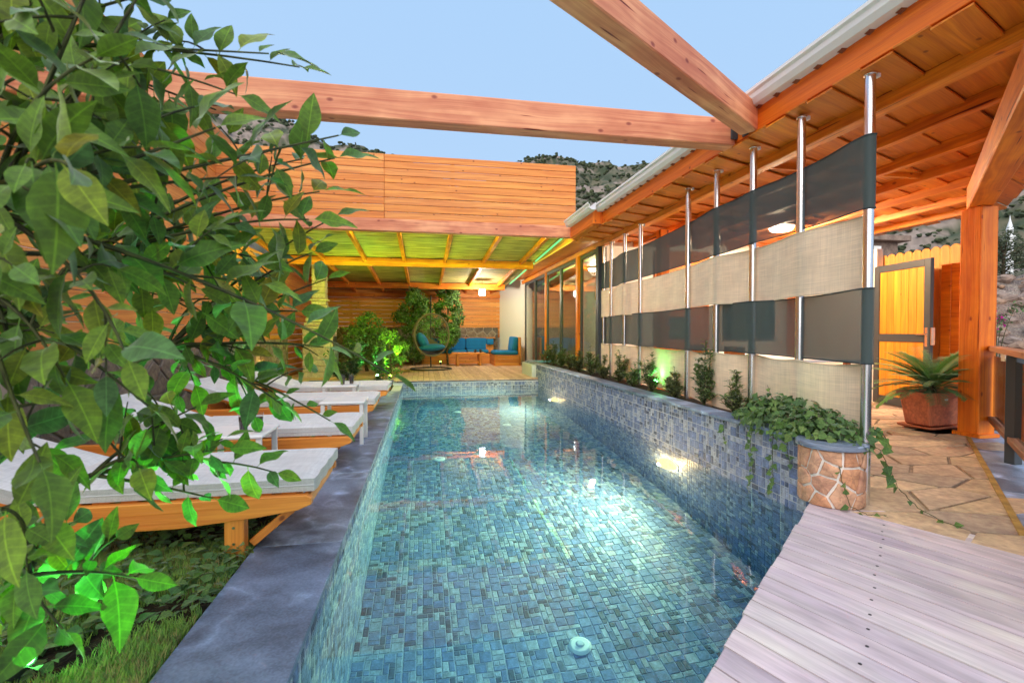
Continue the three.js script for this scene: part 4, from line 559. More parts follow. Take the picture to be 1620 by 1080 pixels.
// ---------- potted palm ----------
{
  reseed(720); const c = [5.72, 0.0, 4.6], t = thing('plant_pot', 'rectangular terracotta coloured pot on a saucer beside the big post', 'pot', c);
  const loft = (lv) => { const g = new Geo(), N = 40; lv.forEach(([y, w, d], j) => { for (let k = 0; k <= N; k++) { const a = k / N * 2 * Math.PI, cx = Math.cos(a), sx = Math.sin(a), e = 0.14; g.v(Math.sign(cx) * Math.pow(Math.abs(cx), e) * w / 2, y, Math.sign(sx) * Math.pow(Math.abs(sx), e) * d / 2, 0, 0, 0, a, y); } }); for (let j = 0; j + 1 < lv.length; j++) for (let k = 0; k < N; k++) { const a = j * (N + 1) + k; g.i.push(a, a + N + 1, a + 1, a + 1, a + N + 1, a + N + 2); } return g.build(true); };
  const rot = (o) => { o.rotation.y = 0.12; return o; };
  rot(put(t, 'pot_body', loft([[0.05, 0.001, 0.001], [0.05, 0.46, 0.26], [0.07, 0.48, 0.275], [0.37, 0.585, 0.33], [0.38, 0.59, 0.335]]), M.terracotta, c)); rot(put(t, 'rim', loft([[0.376, 0.59, 0.335], [0.372, 0.635, 0.375], [0.425, 0.64, 0.38], [0.43, 0.635, 0.375], [0.43, 0.59, 0.33], [0.37, 0.56, 0.31]]), M.terracotta, c)); rot(put(t, 'potting_soil', loft([[0.395, 0.58, 0.32], [0.4, 0.3, 0.16], [0.39, 0.001, 0.001]]), M.soil, c));
  rot(put(t, 'saucer', loft([[0.012, 0.001, 0.001], [0.012, 0.5, 0.29], [0.03, 0.6, 0.37], [0.052, 0.61, 0.38], [0.052, 0.59, 0.36], [0.03, 0.55, 0.32], [0.03, 0.001, 0.001]]), M.terracotta, c)); for (const [a, b] of [[-0.16, 0.07], [0.16, 0.07], [-0.16, -0.07], [0.16, -0.07]]) bx(t, 'saucer_foot', M.terracotta, c[0] + a - 0.05, c[0] + a + 0.05, 0.003, 0.015, c[2] + b - 0.04, c[2] + b + 0.04, 0.003);
  rot(put(t, 'badge', cbox(0.05, 0.022, 0.006, 0.002), M.white, [c[0] - 0.02, 0.35, c[2] - 0.172]));
  const p = thing('palm_plant', 'small cycad palm with arching feathery fronds in the terracotta pot', 'palm', [c[0], 0.4, c[2]]); const tr = new Geo(); tube([[c[0], 0.37, c[2]], [c[0], 0.44, c[2]], [c[0], 0.49, c[2]]], 0.06, 0.035, 9, tr); put(p, 'stem', tr.build(), M.bark);
  const lf = leafGeo(0.15, 0.02, { seg: 3, fold: 0.2, curl: 0.25, base: 0.9, stalk: 0 }), fm = [plainLeaf([0.1, 0.3, 0.05]), plainLeaf([0.16, 0.38, 0.06]), plainLeaf([0.08, 0.22, 0.05])];
  for (let k = 0; k < 44; k++) {
    const a = k * 2.399 + rr(-0.2, 0.2), el = lerp(1.3, 0.12, k / 43) + rr(-0.1, 0.1), len = rr(0.55, 0.76), g = new Geo(), pts = []; for (let j = 0; j <= 10; j++) { const u = j / 10, r = len * u * Math.cos(el - u * 0.55), y = len * u * Math.sin(el) - 0.34 * len * u * u * (1.2 - el * 0.35); pts.push([c[0] + Math.cos(a) * r, 0.45 + y, c[2] + Math.sin(a) * r * 0.8]); }
    tube(pts, 0.004, 0.0015, 4, g); for (let j = 0; j < 30; j++) { const u = 0.18 + 0.82 * j / 30, q = Math.min(9, Math.floor(u * 10)), fr = u * 10 - q, P = [0, 1, 2].map((i) => lerp(pts[q][i], pts[q + 1][i], fr)), D = new V3(pts[q + 1][0] - pts[q][0], pts[q + 1][1] - pts[q][1], -(pts[q + 1][2] - pts[q][2])).normalize(), side = new V3().crossVectors(D, new V3(0, 1, 0)).normalize(); for (const s of [-1, 1]) g.addGeo(lf, leafMatrix(new V3(P[0], P[1], -P[2]), D.clone().multiplyScalar(0.75).addScaledVector(side, s).add(new V3(0, 0.25, 0)), new V3(0, 1, 0), (0.55 + Math.sin(u * 3) * 0.5) * rr(0.85, 1.1))); }
    put(p, 'frond', g.build(), fm[k % 3]);
  }
}
// ---------- stone column at the end of the pool wall ----------
{
  reseed(740); const c = [2.615, 2.735], Rr = 0.185, H = 0.36, t = thing('stone_column', 'short round column clad in orange stone at the end of the pool wall', 'column', [c[0], 0, c[1]]);
  cyl(t, 'mortar_core', M.plaster, c[0], c[1], 0.0, H, Rr - 0.012, Rr - 0.012, 36); const cap = cyl(t, 'cap', M.marble[2], c[0], c[1], H, H + 0.035, Rr + 0.018, Rr + 0.018, 40);
  const W = 2 * Math.PI * Rr, sites = []; for (let k = 0; k < 2500 && sites.length < 34; k++) { const s = [rr(0, W), rr(0, H)]; if (sites.every((q) => Math.min(Math.abs(q[0] - s[0]), W - Math.abs(q[0] - s[0])) ** 2 + ((q[1] - s[1]) * 0.8) ** 2 > (0.06 + 0.09 * hash(k, 3, 7)) ** 2)) sites.push(s); }
  const all = sites.concat(sites.map((s) => [s[0] - W, s[1]]), sites.map((s) => [s[0] + W, s[1]])), ms = [[0.8, 0.44, 0.25], [0.85, 0.52, 0.33], [0.72, 0.42, 0.28], [0.56, 0.4, 0.31], [0.88, 0.56, 0.37]].map((q) => mat(q, { map: rep(T.stoneL, 3, 3), bumpMap: rep(T.grain, 4, 4), bumpScale: 0.004, roughness: 0.85 }));
  const cells = voronoi([[-W, 0.004], [2 * W, 0.004], [2 * W, H - 0.004], [-W, H - 0.004]], all, 0.016).slice(0, sites.length);
  for (const cell of cells) {
    const g = new Geo(), fine = []; cell.forEach((q, k) => { const b = cell[(k + 1) % cell.length], n = Math.max(1, Math.ceil(Math.hypot(b[0] - q[0], b[1] - q[1]) / 0.03)); for (let j = 0; j < n; j++) fine.push([lerp(q[0], b[0], j / n) + rr(-0.002, 0.002), lerp(q[1], b[1], j / n) + rr(-0.002, 0.002)]); });
    const m = [fine.reduce((a, q) => a + q[0], 0) / fine.length, fine.reduce((a, q) => a + q[1], 0) / fine.length], P = ([x, y], r) => { const a = x / Rr; return [c[0] + Math.cos(a) * r, y, -(c[1] + Math.sin(a) * r)]; }, ins = (q, d) => { const l = Math.hypot(q[0] - m[0], q[1] - m[1]) || 1; return [q[0] - (q[0] - m[0]) / l * d, q[1] - (q[1] - m[1]) / l * d]; };
    const ring = [fine.map((q) => P(q, Rr - 0.014)), fine.map((q) => P(q, Rr - 0.002)), fine.map((q) => P(ins(q, 0.006), Rr + 0.003)), fine.map((q) => P(ins(q, 0.03), Rr + 0.004))]; const base = [];
    ring.forEach((rg, j) => { base.push(g.p.length / 3); rg.forEach((q, k) => g.v(...q, 0, 0, 0, fine[k][0], fine[k][1])); }); const N = fine.length;
    for (let j = 0; j < 3; j++) for (let k = 0; k < N; k++) { const a = base[j] + k, b = base[j] + (k + 1) % N, d = base[j + 1] + k, e = base[j + 1] + (k + 1) % N; g.i.push(a, d, b, b, d, e); } const cc = g.v(...P(m, Rr + 0.005), 0, 0, 0, m[0], m[1]); for (let k = 0; k < N; k++) g.i.push(base[3] + k, cc, base[3] + (k + 1) % N);
    put(t, 'stone', g.build(true), ms[Math.floor(R() * ms.length)]);
  }
}
// ---------- ivy ----------
{
  reseed(760); const t = thing('ivy_plant', 'mound of trailing ivy spilling over the end of the planter wall', 'ivy', [2.7, 0.34, 3.1]), lg = [leafGeo(0.05, 0.05, { seg: 4, fold: 0.2, curl: 0.35, base: 0.55 }), leafGeo(0.065, 0.058, { seg: 4, fold: 0.1, curl: 0.5, base: 0.5 })], ms = [leafM([0.24, 0.44, 0.09]), leafM([0.32, 0.54, 0.11]), leafM([0.17, 0.34, 0.1]), leafM([0.44, 0.6, 0.14])], acc = ms.map(() => new Geo()), stems = new Geo(), big = [];
  const leaf = (p, d, up, s) => { const k = Math.floor(Math.pow(R(), 1.3) * 4); big.push([lg[Math.floor(R() * 2)], leafMatrix(new V3(p[0], p[1], -p[2]), d, up, s), k, p]); };
  for (let k = 0; k < 1250; k++) { const a = R() * 2 * Math.PI, b = Math.acos(R()), r = Math.pow(R(), 0.25), x = 2.69 + Math.sin(b) * Math.cos(a) * 0.27 * r, f = 3.16 + Math.sin(b) * Math.sin(a) * 0.6 * r, y = 0.37 + Math.cos(b) * 0.24 * r * (0.85 + 0.4 * vn(x * 7, f * 7, 9)), n = new V3(Math.sin(b) * Math.cos(a) * 1.4, Math.cos(b) + 0.35, -Math.sin(b) * Math.sin(a) * 0.6).normalize(); leaf([x, y, f], new V3(rr(-1, 1), rr(-0.8, 0.3), rr(-1, 1)), n.add(new V3(rr(-0.5, 0.5), rr(-0.3, 0.5), rr(-0.5, 0.5))), rr(0.6, 1.15)); }
  const trail = (pts, every = 0.03, s0 = 0.75) => { const q = []; for (let k = 0; k + 1 < pts.length; k++) for (let j = 0; j < 10; j++) q.push([0, 1, 2].map((i) => lerp(pts[k][i], pts[k + 1][i], j / 10) + rr(-0.003, 0.003))); q.push(pts[pts.length - 1]); put(t, 'stem', tube(q, 0.0028, 0.0014, 5).build(), M.twig); let d = 0; for (let k = 1; k < q.length; k++) { d += Math.hypot(q[k][0] - q[k - 1][0], q[k][1] - q[k - 1][1], q[k][2] - q[k - 1][2]); if (d > every) { d = 0; leaf(q[k], new V3(rr(-1, 0.3), rr(-1, 0.4), rr(-0.8, 0.8)), new V3(-0.8, 0.5, rr(-0.2, 0.9)), rr(0.55, 1) * s0 / 0.75); } } };
  trail([[2.5, 0.38, 3.35], [2.47, 0.25, 3.34], [2.478, 0.1, 3.32], [2.47, -0.02, 3.3], [2.4, -0.07, 3.28]], 0.025); trail([[2.5, 0.38, 3.12], [2.47, 0.28, 3.1], [2.475, 0.12, 3.1], [2.47, 0.02, 3.08], [2.43, -0.08, 3.12]], 0.028); trail([[2.5, 0.38, 3.7], [2.47, 0.3, 3.68], [2.475, 0.16, 3.66]], 0.03); trail([[2.5, 0.38, 2.98], [2.465, 0.28, 2.95], [2.475, 0.18, 2.92]], 0.03);
  trail([[2.7, 0.42, 2.66], [2.82, 0.36, 2.58], [2.86, 0.25, 2.55], [2.87, 0.14, 2.5]], 0.017, 0.95); trail([[2.87, 0.14, 2.5], [2.9, 0.05, 2.4], [2.93, 0.012, 2.28], [2.95, 0.006, 2.2]], 0.07, 0.6); trail([[2.53, 0.36, 2.6], [2.52, 0.2, 2.56], [2.55, 0.04, 2.52], [2.62, 0.006, 2.47], [2.72, 0.006, 2.44]], 0.06, 0.7);
  trail([[2.8, 0.5, 2.9], [2.83, 0.6, 2.86], [2.86, 0.68, 2.84]], 0.05, 0.6); trail([[2.7, 0.58, 3.4], [2.68, 0.68, 3.42]], 0.04, 0.6); trail([[2.78, 0.5, 2.66], [2.86, 0.46, 2.6], [2.93, 0.36, 2.6]], 0.02, 0.9);
  big.sort((a, b) => (a[3][0] ** 2 + (a[3][1] - 1.1) ** 2 + a[3][2] ** 2) - (b[3][0] ** 2 + (b[3][1] - 1.1) ** 2 + b[3][2] ** 2));
  let n = 0; big.forEach(([g, m, k, p], j) => { if (j % 3 === 0 && n < 260) { n++; const o = put(t, 'leaf', g, ms[k]); o.matrixAutoUpdate = true; m.decompose(o.position, o.quaternion, o.scale); o.position.x -= t._o[0]; o.position.y -= t._o[1]; o.position.z += t._o[2]; } else acc[k].addGeo(g, m); });
  acc.forEach((g, k) => tag(put(t, 'foliage', g.build(), ms[k]), null, null, null, 'stuff'))
}
// ---------- upright shrubs in the planter ----------
function shrub(x, f, y0, h, w, sd, label, cols, opts = {}) {
  reseed(sd); const t = thing(opts.name ?? 'shrub', label, opts.cat ?? 'shrub', [x, y0, f], opts.group ?? 'shrubs in the raised planter'), ms = cols.map((c) => leafM(c)), acc = ms.map(() => new Geo()), st = new Geo(), L = opts.leaf ?? 0.045, lg = leafGeo(L, L * (opts.wide ?? 0.5), { seg: 3, fold: 0.35, curl: 0.2, base: 0.8 }), n = opts.stems ?? 5;
  for (let s = 0; s < n; s++) {
    const a = R() * 7, sp = (s ? rr(0.3, 1) : 0.1) * w, hh = h * (s ? rr(0.45, 0.9) : 1), pts = bez([x, y0, f], [x + Math.cos(a) * sp * 0.7, y0 + hh * 0.45, f + Math.sin(a) * sp * 0.7], [x + Math.cos(a) * sp, y0 + hh, f + Math.sin(a) * sp], 10); tube(pts, 0.005, 0.002, 5, st);
    const tw = [pts]; for (let k = 0; k < (opts.side ?? 7); k++) { const u = rr(0.15, 0.92), q = pts[Math.floor(u * 10)], b = R() * 7, l = w * rr(0.3, 0.8) * (1 - u * 0.6), e = [q[0] + Math.cos(b) * l, q[1] + l * rr(0.4, 1.2), q[2] + Math.sin(b) * l]; const br = bez(q, [lerp(q[0], e[0], 0.6), lerp(q[1], e[1], 0.35), lerp(q[2], e[2], 0.6)], e, 5); tube(br, 0.003, 0.0015, 4, st); tw.push(br); }
    for (const br of tw) { const m = br.length - 1, cnt = Math.ceil((opts.dense ?? 1) * (br === pts ? hh : w) / 0.011); for (let k = 0; k < cnt; k++) { const u = rr(0.1, 1) * m, q = Math.min(m - 1, Math.floor(u)), P = [0, 1, 2].map((i) => lerp(br[q][i], br[q + 1][i], u - q)), b = R() * 7; acc[Math.floor(R() * ms.length)].addGeo(lg, leafMatrix(new V3(P[0], P[1], -P[2]), new V3(Math.cos(b), rr(-0.1, 1), Math.sin(b)), new V3(0, 1, 0), rr(0.6, 1.25))); } }
  }
  put(t, 'stem', st.build(), M.twig); acc.forEach((g, k) => { if (g.p.length) tag(put(t, 'foliage', g.build(), ms[k]), null, null, null, 'stuff'); }); return t;
}
const olive = [[0.46, 0.56, 0.09], [0.62, 0.66, 0.12], [0.28, 0.4, 0.07]];
[[2.8, 3.95, 0.42, 0.13, 'narrow leafy shrub right behind the ivy'], [2.8, 4.5, 0.68, 0.15, 'tallest leafy shrub, in front of the fourth pole'], [2.84, 5.15, 0.36, 0.12, 'small shrub left of the tallest shrub'], [2.86, 5.75, 0.5, 0.14, 'green lit shrub in front of the beige cloth'], [2.86, 6.3, 0.34, 0.12, 'low shrub just beyond the green lit one'], [2.88, 6.9, 0.48, 0.13, 'shrub in front of the seventh pole'], [2.9, 7.55, 0.4, 0.13, 'shrub in front of the eighth pole'], [2.9, 8.2, 0.5, 0.14, 'shrub where the woven screen ends'], [2.92, 8.9, 0.46, 0.14, 'shrub in front of the first glass door'], [2.92, 9.5, 0.36, 0.13, 'shrub beside the orange door post'], [2.92, 10.15, 0.5, 0.15, 'shrub in front of the second glass door'], [2.92, 10.75, 0.56, 0.15, 'shrub in front of the third glass door'], [2.92, 11.35, 0.52, 0.14, 'last shrub at the far end of the planter']]
  .forEach(([x, f, h, w, label], k) => shrub(x, f, 0.335, h, w * 1.3, 800 + k, label, k % 3 === 1 ? [[0.36, 0.56, 0.08], [0.5, 0.64, 0.1], [0.22, 0.4, 0.07]] : olive, { stems: 5 + k % 3, leaf: 0.052, dense: 1.1, side: 7 }));

// ---------- sun loungers ----------
const loungers = [];
{
  reseed(900); const p = local('sun_lounger', 'sun lounger with a white cushion nearest the camera, foot over the coping', 'sun lounger', 'sun loungers in a row beside the pool'); // local: x from the foot end (0) back to -2, f across
  const rail = (s) => { const sh = new THREE.Shape(); [[0.0, 0.24], [-0.06, 0.215], [-0.25, 0.19], [-0.6, 0.16], [-1.3, 0.16], [-1.95, 0.18], [-1.95, 0.28], [-0.02, 0.28], [0.0, 0.265]].forEach(([a, b], k) => (k ? sh.lineTo(a, b) : sh.moveTo(a, b))); const g = new THREE.ExtrudeGeometry(sh, { depth: 0.04, bevelEnabled: true, bevelSize: 0.004, bevelThickness: 0.004, bevelSegments: 2 }); const uv = g.attributes.uv; for (let k = 0; k < uv.count; k++) uv.setXY(k, uv.getY(k), uv.getX(k)); const o = put(p, 'side_rail', g, M.lounger, [0, 0, s > 0 ? 0.355 : -0.315]); return o; };
  rail(1); rail(-1); bx(p, 'end_rail', M.lounger, -0.05, -0.012, 0.215, 0.27, -0.31, 0.31, 0.004); bx(p, 'cross_rail', M.lounger, -1.2, -1.16, 0.19, 0.25, -0.31, 0.31, 0.004);
  for (let k = 0; k < 9; k++) bx(p, 'slat', M.lounger, -0.15 - k * 0.12, -0.075 - k * 0.12, 0.272, 0.288, -0.312, 0.312, 0.003, 2);
  for (const [x, f] of [[-0.36, 0.31], [-0.36, -0.31], [-1.75, 0.31], [-1.75, -0.31]]) { const l = bx(p, 'leg', M.lounger, x - 0.045, x + 0.045, -0.035, 0.2, f - 0.035, f + 0.035, 0.006, 1); if (f < 0) for (const y of [0.06, 0.14]) { const b = put(l, 'bolt', new THREE.CylinderGeometry(0.007, 0.007, 0.004, 10), M.chrome, [x, y, f - 0.037]); b.rotation.x = Math.PI / 2; } }
  for (const s of [-1, 1]) { const b = bar(p, 'brace', M.lounger, [-0.3, 0.03, s * 0.27], [-0.1, 0.2, s * 0.27], 0.03, 0.04, 0.003); }
  const pad = (name, len, th, m) => { const g = new THREE.BoxGeometry(len, th, 0.66, 30, 4, 12), a = g.attributes.position; for (let k = 0; k < a.count; k++) { let x = a.getX(k), y = a.getY(k), z = a.getZ(k); const ex = Math.min(len / 2 - Math.abs(x), 0.33 - Math.abs(z)), r = sst(0, 0.045, ex); if (y > 0) y = lerp(y * 0.62, y, r) + 0.006 * (fbm(x * 6 + 9, z * 6 + 9, 77, 1e6, 1e6, 3) - 0.5); else y = lerp(y * 0.85, y, r); a.setXYZ(k, x + 0.004 * Math.sin(z * 31), y, z); } const u = g.attributes.uv; for (let k = 0; k < u.count; k++) u.setXY(k, u.getX(k) * len, u.getY(k) * 0.66); g.computeVertexNormals(); return put(p, name, g, m); };
  const seat = pad('seat_cushion', 1.28, 0.085, M.cushion); seat.position.set(-0.625, 0.332, 0); const back = pad('back_cushion', 0.7, 0.085, M.cushion); back.position.set(-1.58, 0.44, 0); back.rotation.z = -0.34;
  const piping = new THREE.Mesh(cbox(1.275, 0.008, 0.664, 0.003), mat([0.55, 0.55, 0.58], { roughness: 0.9 })); piping.name = 'zip_seam'; piping.position.y = -0.006; seat.add(piping);
  bar(p, 'back_frame', M.lounger, [-1.25, 0.27, 0.28], [-1.92, 0.51, 0.28], 0.04, 0.035, 0.003); bar(p, 'back_frame', M.lounger, [-1.25, 0.27, -0.28], [-1.92, 0.51, -0.28], 0.04, 0.035, 0.003);
  bar(p, 'back_support', M.lounger, [-1.8, 0.46, 0.22], [-1.7, 0.2, 0.22], 0.03, 0.03, 0.003); bar(p, 'back_support', M.lounger, [-1.8, 0.46, -0.22], [-1.7, 0.2, -0.22], 0.03, 0.03, 0.003);
  loungers.push(p); place(p, -0.56, 0.0, 2.92);
  [[-0.56, 4.3, 'sun lounger with a white cushion, second from the camera'], [-0.55, 5.92, 'sun lounger with a white cushion, third from the camera'], [-0.5, 7.25, 'sun lounger farthest from the camera beside the green garden lamp']].forEach(([x, f, label]) => { const c = p.clone(); c.name = numbered('sun_lounger'); c.userData = { ...p.userData, label }; scene.add(c); place(c, x, 0, f, rr(-0.02, 0.02)); });
}
// ---------- side tables and glasses ----------
function sideTable(x, f, label) { const t = thing('side_table', label, 'side table', [x, -0.03, f], 'white side tables between the loungers'); bx(t, 'table_top', M.white, x - 0.21, x + 0.21, 0.4, 0.425, f - 0.2, f + 0.2, 0.008); for (const s of [-1, 1]) for (const r of [-1, 1]) bx(t, 'leg', M.white, x + s * 0.18 - 0.018, x + s * 0.18 + 0.018, -0.035, 0.4, f + r * 0.17 - 0.012, f + r * 0.17 + 0.012, 0.003); bx(t, 'shelf', M.slate, x - 0.17, x + 0.17, 0.14, 0.155, f - 0.15, f + 0.15, 0.003); return t; }
sideTable(-1.25, 3.61, 'white side table between the two nearest sun loungers'); sideTable(-0.78, 5.1, 'white side table between the second and third sun loungers'); sideTable(-1.05, 6.58, 'white side table between the two farthest sun loungers');
function drink(x, f, y, label, g) { const t = thing('drinking_glass', label, 'glass', [x, y, f], g), pr = [[0.0001, 0.0], [0.026, 0.0], [0.034, 0.13], [0.0315, 0.13], [0.0245, 0.008], [0.0001, 0.008]].map((q) => new THREE.Vector2(...q)); put(t, 'tumbler', new THREE.LatheGeometry(pr, 20), phys([0.95, 0.95, 0.95], { transmission: 1, thickness: 0, roughness: 0.02, ior: 1.45 }), [x, y + 0.001, f]); put(t, 'cola', new THREE.LatheGeometry([[0.0001, 0.009], [0.0238, 0.009], [0.0295, 0.1], [0.0001, 0.1]].map((q) => new THREE.Vector2(...q)), 20), M.cola, [x, y + 0.001, f]); }
drink(-1.2, 3.55, 0.425, 'left glass of dark drink on the nearest side table', 'glasses of dark drink'); drink(-1.1, 3.53, 0.425, 'right glass of dark drink on the nearest side table', 'glasses of dark drink'); drink(-1.02, 6.5, 0.425, 'left glass of dark drink on the farthest side table', 'glasses of dark drink'); drink(-0.92, 6.56, 0.425, 'right glass of dark drink on the farthest side table', 'glasses of dark drink');
// ---------- terrace furniture ----------
{
  reseed(930); const y = 0.08, soft = (parent, name, x0, x1, y0, y1, f0, f1) => { const w = x1 - x0, h = y1 - y0, d = f1 - f0, g = new THREE.BoxGeometry(w, h, d, 10, 5, 10), a = g.attributes.position; for (let k = 0; k < a.count; k++) { const q = [a.getX(k) / w * 2, a.getY(k) / h * 2, a.getZ(k) / d * 2], e = 5, l = Math.pow(q.reduce((s, v) => s + Math.pow(Math.abs(v), e), 0), 1 / e) || 1, m = Math.max(...q.map(Math.abs)) || 1, s = m / l * 0.6 + 0.4; a.setXYZ(k, a.getX(k) * s, a.getY(k) * s, a.getZ(k) * s); } g.computeVertexNormals(); return put(parent, name, g, M.blue, [(x0 + x1) / 2, (y0 + y1) / 2, (f0 + f1) / 2]); };
  const s = thing('corner_sofa', 'L-shaped plank sofa with bright blue cushions at the back of the terrace', 'sofa', [1.4, y, 15.8]);
  for (let k = 0; k < 3; k++) { bx(s, 'base_plank', M.sofaWood[Math.floor(R() * 3)], -0.05, 2.1, y + k * 0.1, y + k * 0.1 + 0.096, 15.6, 15.63, 0.003, 0); bx(s, 'base_plank', M.sofaWood[Math.floor(R() * 3)], 2.12, 2.88, y + k * 0.1, y + k * 0.1 + 0.096, 14.42, 14.45, 0.003, 0); bx(s, 'base_plank', M.sofaWood[Math.floor(R() * 3)], 2.1, 2.13, y + k * 0.1, y + k * 0.1 + 0.096, 14.455, 15.6, 0.003, 2); }
  bx(s, 'seat_board', M.sofaWood[0], -0.05, 2.1, y + 0.3, y + 0.325, 15.6, 16.4, 0.003, 0); bx(s, 'seat_board', M.sofaWood[1], 2.1, 2.88, y + 0.3, y + 0.325, 14.42, 15.55, 0.003, 2);
  bx(s, 'arm_board', M.sofaWood[2], 2.84, 2.9, y, y + 0.86, 14.42, 15.45, 0.004, 1); bx(s, 'back_board', M.sofaWood[1], -0.05, 2.4, y + 0.8, y + 0.84, 16.3, 16.44, 0.004, 0); bx(s, 'end_block', M.sofaWood[0], 2.05, 2.3, y + 0.325, y + 0.62, 16.1, 16.38, 0.006);
  for (let k = 0; k < 3; k++) soft(s, 'seat_cushion', -0.05 + k * 0.715, 0.66 + k * 0.715, y + 0.325, y + 0.45, 15.58, 16.25); for (let k = 0; k < 3; k++) soft(s, 'back_cushion', -0.05 + k * 0.715, 0.66 + k * 0.715, y + 0.44, y + 0.83, 16.12, 16.3);
  soft(s, 'seat_cushion', 2.1, 2.84, y + 0.325, y + 0.45, 14.42, 15.5); const bc = soft(s, 'back_cushion', 2.64, 2.83, y + 0.43, y + 0.88, 14.5, 15.2); bc.rotation.z = -0.12; soft(s, 'corner_cushion', 2.06, 2.3, y + 0.6, y + 0.8, 16.0, 16.3);
  const t = thing('coffee_table', 'low plank coffee table in front of the blue sofa', 'coffee table', [1.35, y, 14.95]); for (let k = 0; k < 5; k++) bx(t, 'top_plank', M.sofaWood[k % 3], 0.85, 1.85, y + 0.36, y + 0.39, 14.6 + k * 0.12, 14.716 + k * 0.12, 0.003, 0); for (const x of [0.98, 1.66]) for (const f of [14.66, 15.1]) bx(t, 'leg', M.sofaWood[0], x, x + 0.07, y, y + 0.36, f, f + 0.07, 0.003, 1); bx(t, 'apron', M.sofaWood[1], 1.052, 1.658, y + 0.1, y + 0.15, 14.68, 14.71, 0.003);
  for (const [x, f, l] of [[1.55, 14.8, 'left dark cup on the coffee table'], [1.72, 14.85, 'right dark cup on the coffee table']]) { const c = thing('coffee_cup', l, 'cup', [x, y + 0.39, f], 'cups on the coffee table'); put(c, 'cup', new THREE.LatheGeometry([[0.0001, 0], [0.03, 0], [0.04, 0.09], [0.036, 0.09], [0.026, 0.01], [0.0001, 0.01]].map((q) => new THREE.Vector2(...q)), 16), M.iron, [x, y + 0.391, f]); const h = put(c, 'handle', new THREE.TorusGeometry(0.022, 0.005, 6, 12, Math.PI), M.iron, [x + 0.035, y + 0.436, f]); h.rotation.z = -Math.PI / 2; }
}
{ // hanging egg chair on its stand
  const c = [0.2, 1.02, 13.4], t = thing('egg_chair', 'round wicker egg chair with blue cushion on a curved stand', 'egg chair', [0.2, 0.08, 13.6]), rx = 0.5, ry = 0.58, open = 0.3, ribs = 30, sh = (a, b) => { // a: around the opening axis, b: 0 at the back pole
    const s = Math.sin(b), v = new V3(Math.cos(a) * s * rx, Math.sin(a) * s * ry, -Math.cos(b) * 0.45); v.applyAxisAngle(new V3(0, 1, 0), 0.35); return [c[0] + v.x, c[1] + v.y, c[2] - v.z]; };
  const weave = new Geo(); for (let k = 0; k < ribs; k++) { const a = k / ribs * 2 * Math.PI, pts = []; for (let j = 0; j <= 10; j++) pts.push(sh(a + 0.35 * Math.sin(j * 0.5), 0.1 + (Math.PI * 0.56 - 0.1) * j / 10)); tube(pts, 0.006, 0.006, 4, weave); } for (let j = 1; j < 9; j++) { const pts = []; for (let k = 0; k <= 40; k++) pts.push(sh(k / 40 * 2 * Math.PI, j / 9 * Math.PI * 0.54)); tube(pts, 0.005, 0.005, 4, weave); } put(t, 'wicker_shell', weave.build(), M.wicker);
  const low = new Geo(); for (let q = 0; q < 44; q++) { const pts = [], b = 0.15 + q / 44 * 1.6; for (let k = 0; k <= 24; k++) pts.push(sh(Math.PI * 1.18 + k / 24 * Math.PI * 0.64, b)); tube(pts, 0.011, 0.011, 4, low); } put(t, 'woven_base', low.build(), M.wicker);
  const rim = []; for (let k = 0; k <= 48; k++) rim.push(sh(k / 48 * 2 * Math.PI, Math.PI * 0.56)); put(t, 'rim', tube(rim, 0.022, 0.022, 8).build(), M.wicker);
  const cu = (name, x, y, f, a, b, d, rz) => { const o = put(t, name, new THREE.SphereGeometry(1, 24, 16), M.blue, [x, y, f]); o.scale.set(a, b, d); o.rotation.z = rz; return o; }; cu('seat_cushion', 0.22, 0.68, 13.33, 0.36, 0.1, 0.3, 0.05); cu('back_cushion', -0.02, 0.86, 13.42, 0.13, 0.25, 0.3, 0.55);
  put(t, 'stand', tube([[0.2, 0.1, 13.9], [0.2, 0.7, 14.06], [0.2, 1.4, 14.08], [0.2, 1.95, 13.9], [0.2, 2.1, 13.65], [0.2, 2.08, 13.42]], 0.019, 0.016, 8).build(), M.iron); const ring = []; for (let k = 0; k <= 36; k++) { const a = k / 36 * 2 * Math.PI; ring.push([0.2 + Math.cos(a) * 0.55, 0.1, 13.45 + Math.sin(a) * 0.5]); } put(t, 'base_ring', tube(ring, 0.022, 0.022, 8).build(), M.iron); put(t, 'chain', tube([[0.2, 2.08, 13.42], [0.2, 1.8, 13.4], [0.2, 1.59, 13.4]], 0.008, 0.008, 6).build(), M.iron);
}
